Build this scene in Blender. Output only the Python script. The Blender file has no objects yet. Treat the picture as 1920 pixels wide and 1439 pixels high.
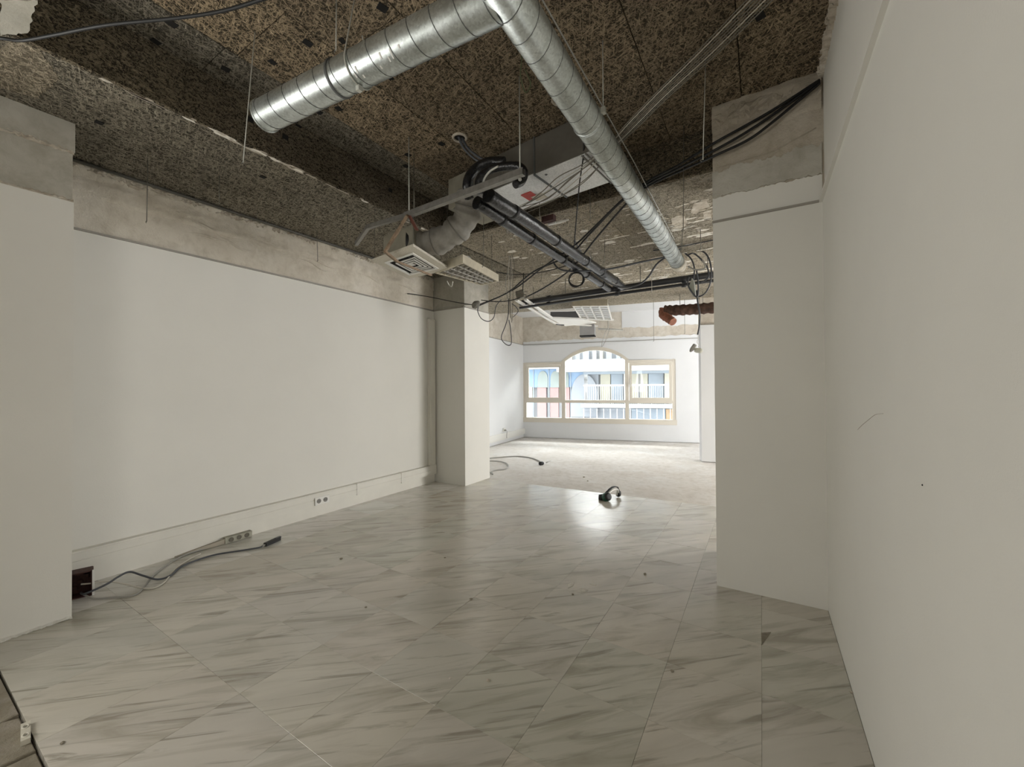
import bpy, bmesh, math, random
from mathutils import Vector, Matrix
random.seed(7)
S = bpy.context.scene
C = S.collection
# ------------------------------------------------------------------ camera
F_PX, YAW, PITCH, ROLL, CAM_H = 755.03, 0.5540, 0.0104, -0.0061, 1.5
cy, sy = math.cos(YAW), math.sin(YAW)
cp, sp = math.cos(PITCH), math.sin(PITCH)
cr, sr = math.cos(ROLL), math.sin(ROLL)
fwd0 = Vector((-sy, cy, 0)); right0 = Vector((cy, sy, 0)); up0 = Vector((0, 0, 1))
FW = fwd0*cp + up0*sp; U2 = up0*cp - fwd0*sp
RT = right0*cr + U2*sr; UP = U2*cr - right0*sr
O = Vector((0, 0, CAM_H))
cam = bpy.data.cameras.new('camera'); co = bpy.data.objects.new('camera', cam); C.objects.link(co)
cam.sensor_fit = 'HORIZONTAL'; cam.sensor_width = 36; cam.lens = F_PX/1920*36
cam.clip_start = 0.02; cam.clip_end = 200
m = Matrix((RT, UP, -FW)).transposed().to_4x4(); m.translation = O
co.matrix_world = m
S.camera = co
# ------------------------------------------------------------------ sky, lamps, exposure
EXPO = 0.82
SKY = 3.5
S.view_settings.view_transform = 'Standard'; S.view_settings.look = 'None'
S.view_settings.gamma = 1.0; S.view_settings.exposure = EXPO
try: S.view_settings.use_curve_mapping = False
except Exception: pass
w = bpy.data.worlds.new('overcast_sky'); S.world = w; w.use_nodes = True
bg = w.node_tree.nodes['Background']
bg.inputs[0].default_value = (0.95, 0.97, 1.0, 1); bg.inputs[1].default_value = SKY
# far room frame: origin at its left corner, u along the window wall, n outwards through the window
FO = Vector((-6.139, 10.580, 0)); FU = Vector((0.9710, 0.2391, 0)); FN = Vector((-0.2391, 0.9710, 0))
def far(s, d, z): return FO + FU*s + FN*d + Vector((0, 0, z))
def area(name, loc, direction, sx, sy_, power, col=(1, 1, 1), portal=False):
    l = bpy.data.lights.new(name, 'AREA'); l.shape = 'RECTANGLE'; l.size = sx; l.size_y = sy_
    l.energy = power; l.color = col
    if portal: l.cycles.is_portal = True
    o = bpy.data.objects.new(name, l); C.objects.link(o); o.location = loc
    o.rotation_euler = Vector(direction).to_track_quat('-Z', 'Y').to_euler()
    return o
# daylight through the far window, plus added fill lamps out of view
area('window_portal', far(2.15, 0.32, 1.55), -FN, 4.4, 2.3, 1, portal=True)
area('street_daylight', far(2.3, 4.0, 5.6), far(2.3, 0, 1.0)-far(2.3, 4.0, 5.6), 9.0, 4.2, 2100, (1.0, 0.99, 0.97))
area('side_fill_lamp', (4.92, 8.3, 1.75), (-1, -0.22, 0.02), 3.2, 2.2, 370, (1.0, 0.99, 0.97))  # added fill lamp at a windowless side wall, brightens the left wall
area('left_fill_lamp', (-3.90, -1.3, 1.80), (1, 0.14, 0.14), 1.7, 1.4, 42, (1.0, 0.98, 0.93))  # added fill lamp behind the camera, brightens the right wall
area('right_fill_lamp', (0.38, -1.9, 1.85), (-1, 0.22, 0.16), 1.3, 1.3, 19, (1.0, 0.98, 0.93))  # added fill lamp behind the camera, brightens the left pier
# ------------------------------------------------------------------ pixel helpers: a point where a sight line meets a real plane
def ray(u, v): return FW + RT*((u-960)/F_PX) + UP*((719.5-v)/F_PX)
def PZ(u, v, z=0.0): d = ray(u, v); return O + d*((z-CAM_H)/d.z)
def PX(u, v, x): d = ray(u, v); return O + d*(x/d.x)
def PY(u, v, y): d = ray(u, v); return O + d*(y/d.y)
def PF(u, v, dist):
    d = ray(u, v); t = (FO + FN*dist - O).dot(FN)/d.dot(FN); p = O + d*t
    q = p - FO; return q.dot(FU), p.z
# ------------------------------------------------------------------ object helpers
def wloc(o):
    v = Vector((0, 0, 0))
    while o is not None: v += o.location; o = o.parent
    return v
def tag(o, label=None, cat=None, group=None, kind=None):
    if label: o['label'] = label
    if cat: o['category'] = cat
    if group: o['group'] = group
    if kind: o['kind'] = kind
    return o
def empty(name, loc, label=None, cat=None, group=None, kind=None):
    o = bpy.data.objects.new(name, None); o.empty_display_size = 0.1; C.objects.link(o); o.location = loc
    return tag(o, label, cat, group, kind)
class MB:
    def __init__(s): s.v = []; s.f = []; s.sm = []
    def add(s, vs, fs, smooth=False):
        b = len(s.v); s.v += [Vector(x) for x in vs]
        for f in fs: s.f.append([b+i for i in f]); s.sm.append(smooth)
        return s
    def box(s, a, b):
        x0, y0, z0 = a; x1, y1, z1 = b
        return s.add([(x0,y0,z0),(x1,y0,z0),(x1,y1,z0),(x0,y1,z0),(x0,y0,z1),(x1,y0,z1),(x1,y1,z1),(x0,y1,z1)],
                     [(0,3,2,1),(4,5,6,7),(0,1,5,4),(1,2,6,5),(2,3,7,6),(3,0,4,7)])
    def obox(s, c, ax, ay, az, dx, dy, dz):     # oriented box, centre c, half sizes
        c = Vector(c); ax = Vector(ax).normalized()*dx; ay = Vector(ay).normalized()*dy; az = Vector(az).normalized()*dz
        vs = [c+ax*i+ay*j+az*k for k in (-1, 1) for (i, j) in ((-1,-1),(1,-1),(1,1),(-1,1))]
        return s.add(vs, [(0,3,2,1),(4,5,6,7),(0,1,5,4),(1,2,6,5),(2,3,7,6),(3,0,4,7)])
    def bar(s, p, q, wdt, h, up=(0,0,1)):
        p = Vector(p); q = Vector(q); d = (q-p); L = d.length; d.normalize()
        side = d.cross(Vector(up))
        if side.length < 1e-4: side = d.cross(Vector((1,0,0)))
        side.normalize(); u = side.cross(d)
        return s.obox((p+q)/2, d, side, u, L/2, wdt/2, h/2)
    def prism(s, poly, ext):                     # planar polygon extruded along a vector
        n = len(poly); e = Vector(ext); vs = [Vector(p) for p in poly] + [Vector(p)+e for p in poly]
        fs = [tuple(range(n))[::-1], tuple(range(n, 2*n))] + [(i, (i+1) % n, n+(i+1) % n, n+i) for i in range(n)]
        return s.add(vs, fs)
    def tube(s, pts, r, n=8, caps=True, rfun=None, smooth=True):
        pts = [Vector(p) for p in pts]; N = len(pts)
        T = []
        for i in range(N):
            t = (pts[min(i+1, N-1)] - pts[max(i-1, 0)])
            T.append(t.normalized() if t.length > 1e-9 else Vector((0,0,1)))
        a = T[0].orthogonal().normalized(); vs = []
        for i in range(N):
            a = (a - T[i]*a.dot(T[i]))
            a = a.normalized() if a.length > 1e-6 else T[i].orthogonal().normalized()
            b = T[i].cross(a); rr = r if rfun is None else rfun(i/(N-1))
            for k in range(n):
                an = 2*math.pi*k/n; vs.append(pts[i] + (a*math.cos(an)+b*math.sin(an))*rr)
        fs = [(i*n+k, i*n+(k+1) % n, (i+1)*n+(k+1) % n, (i+1)*n+k) for i in range(N-1) for k in range(n)]
        s.add(vs, fs, smooth)
        if caps:
            b0 = len(s.v)-N*n
            s.f.append([b0+k for k in range(n)][::-1]); s.sm.append(False)
            s.f.append([b0+(N-1)*n+k for k in range(n)]); s.sm.append(False)
        return s
    def lathe(s, c, axis, prof, n=20, smooth=True):   # prof: list of (height along axis, radius)
        c = Vector(c); ax = Vector(axis).normalized()
        a = ax.orthogonal().normalized(); b = ax.cross(a); vs = []
        for (h, r) in prof:
            for k in range(n):
                an = 2*math.pi*k/n; vs.append(c + ax*h + (a*math.cos(an)+b*math.sin(an))*r)
        fs = [(i*n+k, i*n+(k+1) % n, (i+1)*n+(k+1) % n, (i+1)*n+k) for i in range(len(prof)-1) for k in range(n)]
        s.add(vs, fs, smooth)
        b0 = len(s.v)-len(prof)*n
        s.f.append([b0+k for k in range(n)][::-1]); s.sm.append(False)
        s.f.append([b0+(len(prof)-1)*n+k for k in range(n)]); s.sm.append(False)
        return s
    def build(s, name, mat, parent=None, loc=None):
        base = wloc(parent) if parent else Vector((0, 0, 0))
        if loc is not None: base = base + Vector(loc) if parent else Vector(loc)
        me = bpy.data.meshes.new(name)
        me.from_pydata([tuple(v-base) for v in s.v], [], s.f)
        me.polygons.foreach_set('use_smooth', s.sm)
        bm = bmesh.new(); bm.from_mesh(me); bmesh.ops.recalc_face_normals(bm, faces=bm.faces); bm.to_mesh(me); bm.free()
        me.update(); me.materials.append(mat)
        o = bpy.data.objects.new(name, me); C.objects.link(o)
        if parent: o.parent = parent
        if loc is not None: o.location = loc
        elif not parent: o.location = base
        return o
def smooth_path(pts, k=6):                       # Catmull-Rom through the given points
    P = [Vector(p) for p in pts]
    if len(P) < 3: return P
    out = []
    for i in range(len(P)-1):
        p0 = P[max(i-1, 0)]; p1 = P[i]; p2 = P[i+1]; p3 = P[min(i+2, len(P)-1)]
        for j in range(k):
            t = j/k; t2 = t*t; t3 = t2*t
            out.append(0.5*((2*p1)+(p2-p0)*t+(2*p0-5*p1+4*p2-p3)*t2+(3*p1-p0-3*p2+p3)*t3))
    out.append(P[-1]); return out
def sag(p, q, d, k=10):
    p = Vector(p); q = Vector(q)
    return [p.lerp(q, i/k) - Vector((0, 0, d*4*(i/k)*(1-i/k))) for i in range(k+1)]
# ------------------------------------------------------------------ materials
def mat(name):
    m = bpy.data.materials.new(name); m.use_nodes = True
    nt = m.node_tree; return m, nt, nt.nodes['Principled BSDF']
def nd(nt, t, **kw):
    n = nt.nodes.new(t)
    for k, v in kw.items():
        if k.startswith('i_'): n.inputs[k[2:].replace('_', ' ')].default_value = v
        else: setattr(n, k, v)
    return n
def ramp(nt, stops, src=None):
    r = nt.nodes.new('ShaderNodeValToRGB'); e = r.color_ramp.elements
    while len(e) < len(stops): e.new(0.5)
    for x, (p, c) in zip(e, stops):
        x.position = p; x.color = c if len(c) == 4 else (*c, 1)
    if src is not None: nt.links.new(src, r.inputs[0])
    return r
def mixc(nt, fac, a, b, mode='MIX'):
    n = nt.nodes.new('ShaderNodeMix'); n.data_type = 'RGBA'; n.blend_type = mode
    for inp, v in ((n.inputs[0], fac), (n.inputs[6], a), (n.inputs[7], b)):
        if hasattr(v, 'is_output'): nt.links.new(v, inp)
        elif isinstance(v, (int, float)): inp.default_value = v
        else: inp.default_value = (*v, 1)
    return n.outputs[2]
def pos(nt, scale=(1,1,1), rot=(0,0,0)):
    g = nt.nodes.new('ShaderNodeNewGeometry'); mp = nt.nodes.new('ShaderNodeMapping')
    mp.inputs['Scale'].default_value = scale; mp.inputs['Rotation'].default_value = rot
    nt.links.new(g.outputs['Position'], mp.inputs[0]); return mp.outputs[0]
def noise(nt, vec, scale, detail=4, rough=0.55, dist=0.0):
    n = nt.nodes.new('ShaderNodeTexNoise'); n.inputs['Scale'].default_value = scale
    n.inputs['Detail'].default_value = detail; n.inputs['Roughness'].default_value = rough
    n.inputs['Distortion'].default_value = dist
    nt.links.new(vec, n.inputs['Vector']); return n.outputs['Fac']
def bump(nt, bsdf, h, strength=0.3, dist=0.01):
    b = nt.nodes.new('ShaderNodeBump'); b.inputs['Strength'].default_value = strength; b.inputs['Distance'].default_value = dist
    nt.links.new(h, b.inputs['Height']); nt.links.new(b.outputs[0], bsdf.inputs['Normal'])
def plain(name, col, rough=0.5, metal=0.0, var=0.0, vs=8.0, bs=0.0, spec=None):
    m, nt, b = mat(name)
    b.inputs['Base Color'].default_value = (*col, 1); b.inputs['Roughness'].default_value = rough; b.inputs['Metallic'].default_value = metal
    if spec is not None: b.inputs['Specular IOR Level'].default_value = spec
    if var or bs:
        n = noise(nt, pos(nt), vs, 5, 0.6)
        if var:
            r = ramp(nt, [(0.3, tuple(c*(1-var) for c in col)), (0.7, tuple(min(1, c*(1+var)) for c in col))], n)
            nt.links.new(r.outputs[0], b.inputs['Base Color'])
        if bs: bump(nt, b, n, bs, 0.01)
    return m
def m_paint(name, col, mark=True):
    m, nt, b = mat(name); p = pos(nt)
    n1 = noise(nt, p, 0.9, 5, 0.6); n2 = noise(nt, p, 140, 3, 0.6)
    r = ramp(nt, [(0.3, tuple(c*0.95 for c in col)), (0.7, col)], n1)
    nt.links.new(r.outputs[0], b.inputs['Base Color']); b.inputs['Roughness'].default_value = 0.7
    b.inputs['Specular IOR Level'].default_value = 0.25
    bump(nt, b, n2, 0.12, 0.004); return m
def m_plaster(name, c1, c2, c3, scale=1.6, bs=0.5):
    m, nt, b = mat(name); p = pos(nt)
    n1 = noise(nt, p, scale, 8, 0.62, 0.6); n2 = noise(nt, p, 9, 8, 0.7, 0.3); n3 = noise(nt, p, 60, 4, 0.6)
    r = ramp(nt, [(0.32, c1), (0.5, c2), (0.66, c3)], n1)
    r2 = ramp(nt, [(0.35, (0.80, 0.78, 0.74)), (0.55, (1, 1, 1))], n2)
    col = mixc(nt, 0.75, r.outputs[0], r2.outputs[0], 'MULTIPLY')
    nt.links.new(col, b.inputs['Base Color']); b.inputs['Roughness'].default_value = 0.9
    a = nt.nodes.new('ShaderNodeMath'); a.operation = 'MULTIPLY_ADD'; a.inputs[1].default_value = 0.25
    nt.links.new(n3, a.inputs[0]); nt.links.new(n2, a.inputs[2]); bump(nt, b, a.outputs[0], bs, 0.02); return m
def m_woodwool(name, dark, mid, light, flake=0.0):
    m, nt, b = mat(name)
    g = nt.nodes.new('ShaderNodeNewGeometry')
    acc = None; hacc = None
    for i, (ang, sc) in enumerate(((0.3, 1.0), (1.15, 1.15), (1.95, 0.9), (2.7, 1.25))):
        vr = nt.nodes.new('ShaderNodeVectorRotate'); vr.rotation_type = 'AXIS_ANGLE'; vr.inputs['Axis'].default_value = (0.12, 0.15*(i-1.5), 1)
        vr.inputs['Angle'].default_value = ang; nt.links.new(g.outputs['Position'], vr.inputs['Vector'])
        mp = nt.nodes.new('ShaderNodeMapping')
        mp.inputs['Scale'].default_value = (11*sc, 80*sc, 80*sc); mp.inputs['Location'].default_value = (i*3.1, i*1.7, i*2.3)
        nt.links.new(vr.outputs[0], mp.inputs[0])
        n = noise(nt, mp.outputs[0], 1.0, 1.5, 0.5, 0.9)
        r = ramp(nt, [(0.54, (0, 0, 0)), (0.60, (1, 1, 1)), (0.64, (0.8, 0.8, 0.8)), (0.70, (0.1, 0.1, 0.1))], n)
        if acc is None: acc = r.outputs[0]
        else: acc = mixc(nt, 1.0, acc, r.outputs[0], 'LIGHTEN')
    big = noise(nt, g.outputs['Position'], 1.3, 5, 0.6, 0.4)
    oi = nt.nodes.new('ShaderNodeObjectInfo')
    tone = mixc(nt, ramp(nt, [(0.35, (0, 0, 0)), (0.65, (1, 1, 1))], big).outputs[0], mid, light)
    tone = mixc(nt, 0.55, tone, ramp(nt, [(0, (0.62, 0.6, 0.58)), (1, (1.25, 1.2, 1.1))], oi.outputs['Random']).outputs[0], 'MULTIPLY')
    col = mixc(nt, acc, dark, tone)
    if flake:
        v = noise(nt, g.outputs['Position'], 4.5, 7, 0.72, 0.2)
        mp = nt.nodes.new('ShaderNodeMapping'); mp.inputs['Scale'].default_value = (0.9, 2.2, 1.0)
        nt.links.new(g.outputs['Position'], mp.inputs[0])
        v2 = noise(nt, mp.outputs[0], 4.0, 9, 0.8, 0.2)
        fr = ramp(nt, [(0.655-0.075*flake, (0, 0, 0)), (0.675-0.075*flake, (1, 1, 1))], v2)
        col = mixc(nt, fr.outputs[0], col, (0.55, 0.50, 0.42))
    nt.links.new(col, b.inputs['Base Color']); b.inputs['Roughness'].default_value = 0.95
    b.inputs['Specular IOR Level'].default_value = 0.1
    bump(nt, b, acc, 0.9, 0.012); return m
def m_marble(name, base, gloss=0.25, tint=True):
    m, nt, b = mat(name)
    g = nt.nodes.new('ShaderNodeNewGeometry'); oi = nt.nodes.new('ShaderNodeObjectInfo')
    off = nt.nodes.new('ShaderNodeVectorMath'); off.operation = 'MULTIPLY_ADD'
    cx = nt.nodes.new('ShaderNodeCombineXYZ')
    nt.links.new(oi.outputs['Random'], cx.inputs[0]); nt.links.new(oi.outputs['Random'], cx.inputs[1])
    nt.links.new(cx.outputs[0], off.inputs[0]); off.inputs[1].default_value = (37.0, 91.0, 0); nt.links.new(g.outputs['Position'], off.inputs[2])
    def veins(rot, sc, d, lo, hi):
        vr = nt.nodes.new('ShaderNodeVectorRotate'); vr.rotation_type = 'Z_AXIS'
        nt.links.new(off.outputs[0], vr.inputs['Vector']); vr.inputs['Angle'].default_value = rot
        mp = nt.nodes.new('ShaderNodeMapping'); mp.inputs['Scale'].default_value = sc
        nt.links.new(vr.outputs[0], mp.inputs[0])
        n = noise(nt, mp.outputs[0], 1.0, 6, 0.6, d)
        return ramp(nt, [(lo, (0, 0, 0)), (hi, (1, 1, 1))], n).outputs[0]
    v1 = veins(-0.78, (0.9, 6.0, 1), 1.3, 0.50, 0.70)
    v2 = veins(-0.74, (1.3, 17.0, 1), 1.1, 0.56, 0.68)
    v3 = veins(-0.85, (0.7, 2.6, 1), 1.4, 0.42, 0.66)
    cl = noise(nt, g.outputs['Position'], 1.0, 3, 0.55, 0.2)
    col = mixc(nt, v3, base, tuple(c*0.86 for c in base))
    col = mixc(nt, v1, col, (base[0]*0.66, base[1]*0.645, base[2]*0.60))
    col = mixc(nt, v2, col, (base[0]*0.56, base[1]*0.545, base[2]*0.51))
    if tint:
        t = ramp(nt, [(0.0, (1.0, 1.0, 1.0)), (0.35, (1.02, 0.99, 0.965)), (0.55, (0.965, 0.985, 0.96)), (0.72, (1.0, 0.99, 1.0)), (0.86, (0.985, 0.95, 0.92)), (1.0, (1.05, 1.04, 1.02))], oi.outputs['Random'])
        col = mixc(nt, 1.0, col, t.outputs[0], 'MULTIPLY')
    d = ramp(nt, [(0.38, (0.86, 0.85, 0.82)), (0.6, (1, 1, 1))], cl)
    col = mixc(nt, 0.8, col, d.outputs[0], 'MULTIPLY')
    nt.links.new(col, b.inputs['Base Color'])
    b.inputs['Roughness'].default_value = gloss; b.inputs['Specular IOR Level'].default_value = 0.9
    b.inputs['Coat Weight'].default_value = 0.06; b.inputs['Coat Roughness'].default_value = 0.07
    n5 = noise(nt, g.outputs['Position'], 28, 5, 0.6)
    bump(nt, b, n5, 0.06, 0.004); return m
def m_galv(name, col, rough=0.34):
    m, nt, b = mat(name); p = pos(nt)
    v = nt.nodes.new('ShaderNodeTexVoronoi'); v.inputs['Scale'].default_value = 95; nt.links.new(p, v.inputs['Vector'])
    n = noise(nt, p, 5, 6, 0.65)
    c1 = ramp(nt, [(0, tuple(c*0.8 for c in col)), (1, tuple(min(1, c*1.15) for c in col))], v.outputs['Color'])
    c2 = mixc(nt, 0.6, c1.outputs[0], ramp(nt, [(0.35, (0.72, 0.74, 0.72)), (0.65, (1, 1, 1))], n).outputs[0], 'MULTIPLY')
    nt.links.new(c2, b.inputs['Base Color']); b.inputs['Metallic'].default_value = 0.85
    r = ramp(nt, [(0.3, (rough*0.8,)*3), (0.7, (rough*1.35,)*3)], n); nt.links.new(r.outputs[0], b.inputs['Roughness'])
    return m
M = {}
M['paint'] = m_paint('white_wall_paint', (0.80, 0.785, 0.73))
M['paint2'] = m_paint('white_far_paint', (0.81, 0.82, 0.83))
M['plaster'] = m_plaster('raw_plaster', (0.70, 0.64, 0.535), (0.80, 0.745, 0.645), (0.86, 0.81, 0.72), 1.6, 1.0)
M['plasterdim'] = m_plaster('shaded_raw_plaster', (0.40, 0.35, 0.275), (0.48, 0.43, 0.35), (0.56, 0.51, 0.43), 1.8, 0.8)  # shaded raw plaster: weaker light on the pillar top put into the colour
M['concrete'] = m_plaster('grey_concrete', (0.40, 0.385, 0.33), (0.47, 0.45, 0.39), (0.53, 0.51, 0.45), 2.4, 0.35)
M['farconc'] = m_plaster('pale_concrete', (0.56, 0.50, 0.42), (0.66, 0.61, 0.53), (0.72, 0.68, 0.61), 2.0, 0.3)
M['crumble'] = m_plaster('crumbled_plaster', (0.42, 0.36, 0.28), (0.62, 0.56, 0.47), (0.75, 0.71, 0.63), 12, 1.0)
M['wool'] = m_woodwool('wood_wool_board', (0.06, 0.049, 0.034), (0.48, 0.385, 0.27), (0.62, 0.50, 0.35))
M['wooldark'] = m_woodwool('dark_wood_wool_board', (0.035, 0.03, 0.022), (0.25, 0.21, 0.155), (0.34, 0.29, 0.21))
M['woolgrey'] = m_woodwool('grey_wood_wool_board', (0.065, 0.058, 0.045), (0.44, 0.40, 0.32), (0.54, 0.495, 0.40), 0.2)
M['woolflake'] = m_woodwool('flaking_wood_wool_board', (0.20, 0.175, 0.135), (0.62, 0.56, 0.45), (0.74, 0.68, 0.56), 1.1)
M['woolpale'] = m_woodwool('pale_wood_wool_board', (0.13, 0.11, 0.08), (0.52, 0.46, 0.36), (0.62, 0.55, 0.44))
M['marble'] = m_marble('veined_white_marble', (0.655, 0.63, 0.565), 0.25)
M['marblepale'] = m_marble('pale_marble', (0.78, 0.77, 0.73))
M['grout'] = plain('grout', (0.30, 0.28, 0.24), 0.9)
M['screed'] = m_plaster('pale_dusty_screed', (0.66, 0.62, 0.57), (0.72, 0.69, 0.65), (0.76, 0.745, 0.72), 1.2, 0.12)
M['subfloor'] = m_plaster('brown_subfloor', (0.22, 0.19, 0.14), (0.29, 0.26, 0.20), (0.34, 0.30, 0.25), 6, 0.8)
M['galv'] = m_galv('galvanised_steel', (0.62, 0.66, 0.65))
M['galvbright'] = m_galv('bright_galvanised_sheet', (0.95, 0.96, 0.96), 0.5); M['galvbright'].node_tree.nodes['Principled BSDF'].inputs['Metallic'].default_value = 0.3
M['seam'] = plain('duct_seam', (0.16, 0.17, 0.17), 0.5, 0.6)
M['wire'] = plain('hanger_wire', (0.20, 0.19, 0.16), 0.5, 0.5)
M['palewire'] = plain('pale_wire', (0.55, 0.55, 0.50), 0.5, 0.3)
M['black'] = plain('black_rubber', (0.008, 0.008, 0.008), 0.55)
M['foam'] = plain('black_pipe_lagging', (0.013, 0.0135, 0.015), 0.20, 0.0, 0.4, 30, 0.6, 0.5)
M['pvc'] = plain('dark_grey_pipe', (0.025, 0.026, 0.030), 0.3)
M['greycab'] = plain('grey_cable_sheath', (0.36, 0.35, 0.32), 0.6)
M['palecab'] = plain('pale_cable_sheath', (0.58, 0.55, 0.48), 0.6)
M['darkgreycab'] = plain('dark_grey_cable_sheath', (0.07, 0.075, 0.085), 0.5)
M['dustcab'] = plain('dusty_cable_sheath', (0.22, 0.20, 0.165), 0.7)
M['flake'] = plain('pale_plaster_flake', (0.86, 0.82, 0.74), 0.9, 0, 0.15, 25, 0.3)
M['greencord'] = plain('green_cord', (0.10, 0.12, 0.06), 0.8)
M['white'] = plain('white_plastic', (0.80, 0.79, 0.75), 0.45)
M['ivory'] = plain('ivory_plastic', (0.76, 0.74, 0.67), 0.4, 0, 0.05, 3)
M['cream'] = plain('cream_window_frame', (0.72, 0.67, 0.58), 0.45)
M['strut'] = plain('galvanised_strut', (0.26, 0.25, 0.23), 0.45, 0.6, 0.2, 20)
M['brownstrap'] = plain('rusty_brown_strap', (0.24, 0.17, 0.11), 0.7, 0.2, 0.35, 25)
M['flex'] = plain('dusty_grey_duct_wrap', (0.27, 0.255, 0.225), 0.7, 0.1, 0.25, 9, 0.6)
M['rustwrap'] = plain('rust_brown_lagging', (0.085, 0.045, 0.032), 0.85, 0, 0.55, 14, 0.9)
M['dark'] = plain('dark_void', (0.008, 0.007, 0.006), 0.9)
M['board'] = plain('speckled_ceiling_board', (0.62, 0.58, 0.49), 0.85, 0, 0.18, 120, 0.3)
M['beige'] = plain('beige_metal_housing', (0.52, 0.47, 0.36), 0.6, 0, 0.12, 12)
M['louvre'] = plain('satin_louvre', (0.55, 0.53, 0.49), 0.35, 0.3)
M['tube'] = plain('opal_light_panel', (0.78, 0.80, 0.82), 0.4)
M['red'] = plain('red_label', (0.45, 0.04, 0.03), 0.6)
M['boxbrown'] = plain('maroon_box_interior', (0.06, 0.022, 0.018), 0.7, 0, 0.4, 60)
M['green'] = plain('dark_green_plastic', (0.012, 0.075, 0.040), 0.35)
M['panelbrown'] = plain('dark_duct_panel', (0.13, 0.12, 0.10), 0.6, 0.1, 0.15, 8)
M['panelgrey'] = plain('grey_beige_panel', (0.30, 0.28, 0.22), 0.6, 0.1, 0.15, 8)
mg, nt, b = mat('window_glass')
for n in list(nt.nodes):
    if n.type != 'OUTPUT_MATERIAL': nt.nodes.remove(n)
tr = nt.nodes.new('ShaderNodeBsdfTransparent'); gl = nt.nodes.new('ShaderNodeBsdfGlossy'); gl.inputs['Roughness'].default_value = 0.02
fr = nt.nodes.new('ShaderNodeFresnel'); fr.inputs[0].default_value = 1.4; mx = nt.nodes.new('ShaderNodeMixShader')
nt.links.new(fr.outputs[0], mx.inputs[0]); nt.links.new(tr.outputs[0], mx.inputs[1]); nt.links.new(gl.outputs[0], mx.inputs[2])
nt.links.new(mx.outputs[0], [n for n in nt.nodes if n.type == 'OUTPUT_MATERIAL'][0].inputs[0]); tr.inputs[0].default_value = (0.96, 0.98, 0.98, 1)
M['glass'] = mg
# ------------------------------------------------------------------ key planes (metres)
XL, XR, XN = -4.489, 0.365, -3.881          # left wall, right wall, near left pier face
ZR, ZC, ZS = 2.744, 3.63, 3.28              # rail of the former ceiling, coffer, beam soffit
YP, XP = 3.40, -0.299                       # right pillar front and its free edge
XB, YC = -3.15, 3.67                        # edges of the coffer
YL, XLP, YL2 = 4.865, -3.861, 5.52          # far left pillar
YN = 0.739
def struct(o, label, cat): return tag(o, label, cat, None, 'structure')
def rough_strip(mb, p, q, z, amp, depth, nrm, hgt, seed, n=60):
    # a crumbled plaster lip along a wall, proud by depth, ragged on both edges
    rnd = random.Random(seed); p = Vector(p); q = Vector(q); nrm = Vector(nrm); R = 5
    vs = []; n = int(n*1.6)
    for i in range(n+1):
        a = p.lerp(q, i/n); lo = -hgt/2-rnd.random()*amp; hi = hgt/2+rnd.random()*amp
        for k in range(R+1):
            t = k/R; dd = 0 if k in (0, R) else depth*(0.25+rnd.random())
            vs.append(a+nrm*dd+Vector((0, 0, lo+(hi-lo)*(t+(rnd.random()-0.5)*0.12*(0 < k < R)))))
    fs = [(i*(R+1)+k, i*(R+1)+k+1, (i+1)*(R+1)+k+1, (i+1)*(R+1)+k) for i in range(n) for k in range(R)]
    mb.add(vs, fs); return mb
def ragged_panel(p, q, z0, z1, thick, nrm, seed, amp_top=0.0, amp_bot=0.0, n=70):
    # a sheet of plaster standing proud of the wall with ragged top or bottom edge
    rnd = random.Random(seed); p = Vector(p); q = Vector(q); e = Vector(nrm)*thick; mb = MB(); vs = []
    t = b = 0
    for i in range(n+1):
        a = p.lerp(q, i/n); t = 0.6*t + amp_top*(rnd.random()-0.5); b = 0.6*b + amp_bot*(rnd.random()-0.5)
        lo = a+Vector((0,0,z0+b)); hi = a+Vector((0,0,z1+t)); vs += [lo, hi, lo+e, hi+e]
    fs = []
    for i in range(n):
        k = i*4; j = k+4
        fs += [(k+2, j+2, j+3, k+3), (k, k+1, j+1, j), (k+1, k+3, j+3, j+1), (k, j, j+2, k+2)]
    fs += [(0, 2, 3, 1), (n*4, n*4+1, n*4+3, n*4+2)]
    return mb.add(vs, fs)
# ------------------------------------------------------------------ floors
fl = MB().box((XL-0.2, 0.40, -0.16), (5.2, 5.62, -0.022)).build('floor', M['grout'])
struct(fl, 'glossy grey-veined white marble floor of square slabs', 'floor')
def clip(poly, nx, ny, c):                 # keep nx*x+ny*y <= c
    out = []
    for i in range(len(poly)):
        a = poly[i]; b_ = poly[(i+1) % len(poly)]; da = nx*a[0]+ny*a[1]-c; db = nx*b_[0]+ny*b_[1]-c
        if da <= 0: out.append(a)
        if (da < 0 < db) or (db < 0 < da):
            t = da/(da-db); out.append((a[0]+(b_[0]-a[0])*t, a[1]+(b_[1]-a[1])*t))
    return out
def slab_mesh(poly, c, z0, z1, ch):
    n = len(poly); cx_ = sum(p[0] for p in poly)/n; cy_ = sum(p[1] for p in poly)/n
    ins = [(p[0]+(cx_-p[0])*ch/max(0.05, math.hypot(p[0]-cx_, p[1]-cy_)), p[1]+(cy_-p[1])*ch/max(0.05, math.hypot(p[0]-cx_, p[1]-cy_))) for p in poly]
    mb = MB()
    vs = [(p[0], p[1], z0) for p in poly]+[(p[0], p[1], z1-ch*0.7) for p in poly]+[(p[0], p[1], z1) for p in ins]
    fs = [tuple(range(2*n, 3*n))]+[(i, (i+1) % n, n+(i+1) % n, n+i) for i in range(n)]+[(n+i, n+(i+1) % n, 2*n+(i+1) % n, 2*n+i) for i in range(n)]
    return mb.add(vs, fs)
TX, TY = 0.4375, 0.4425
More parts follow.
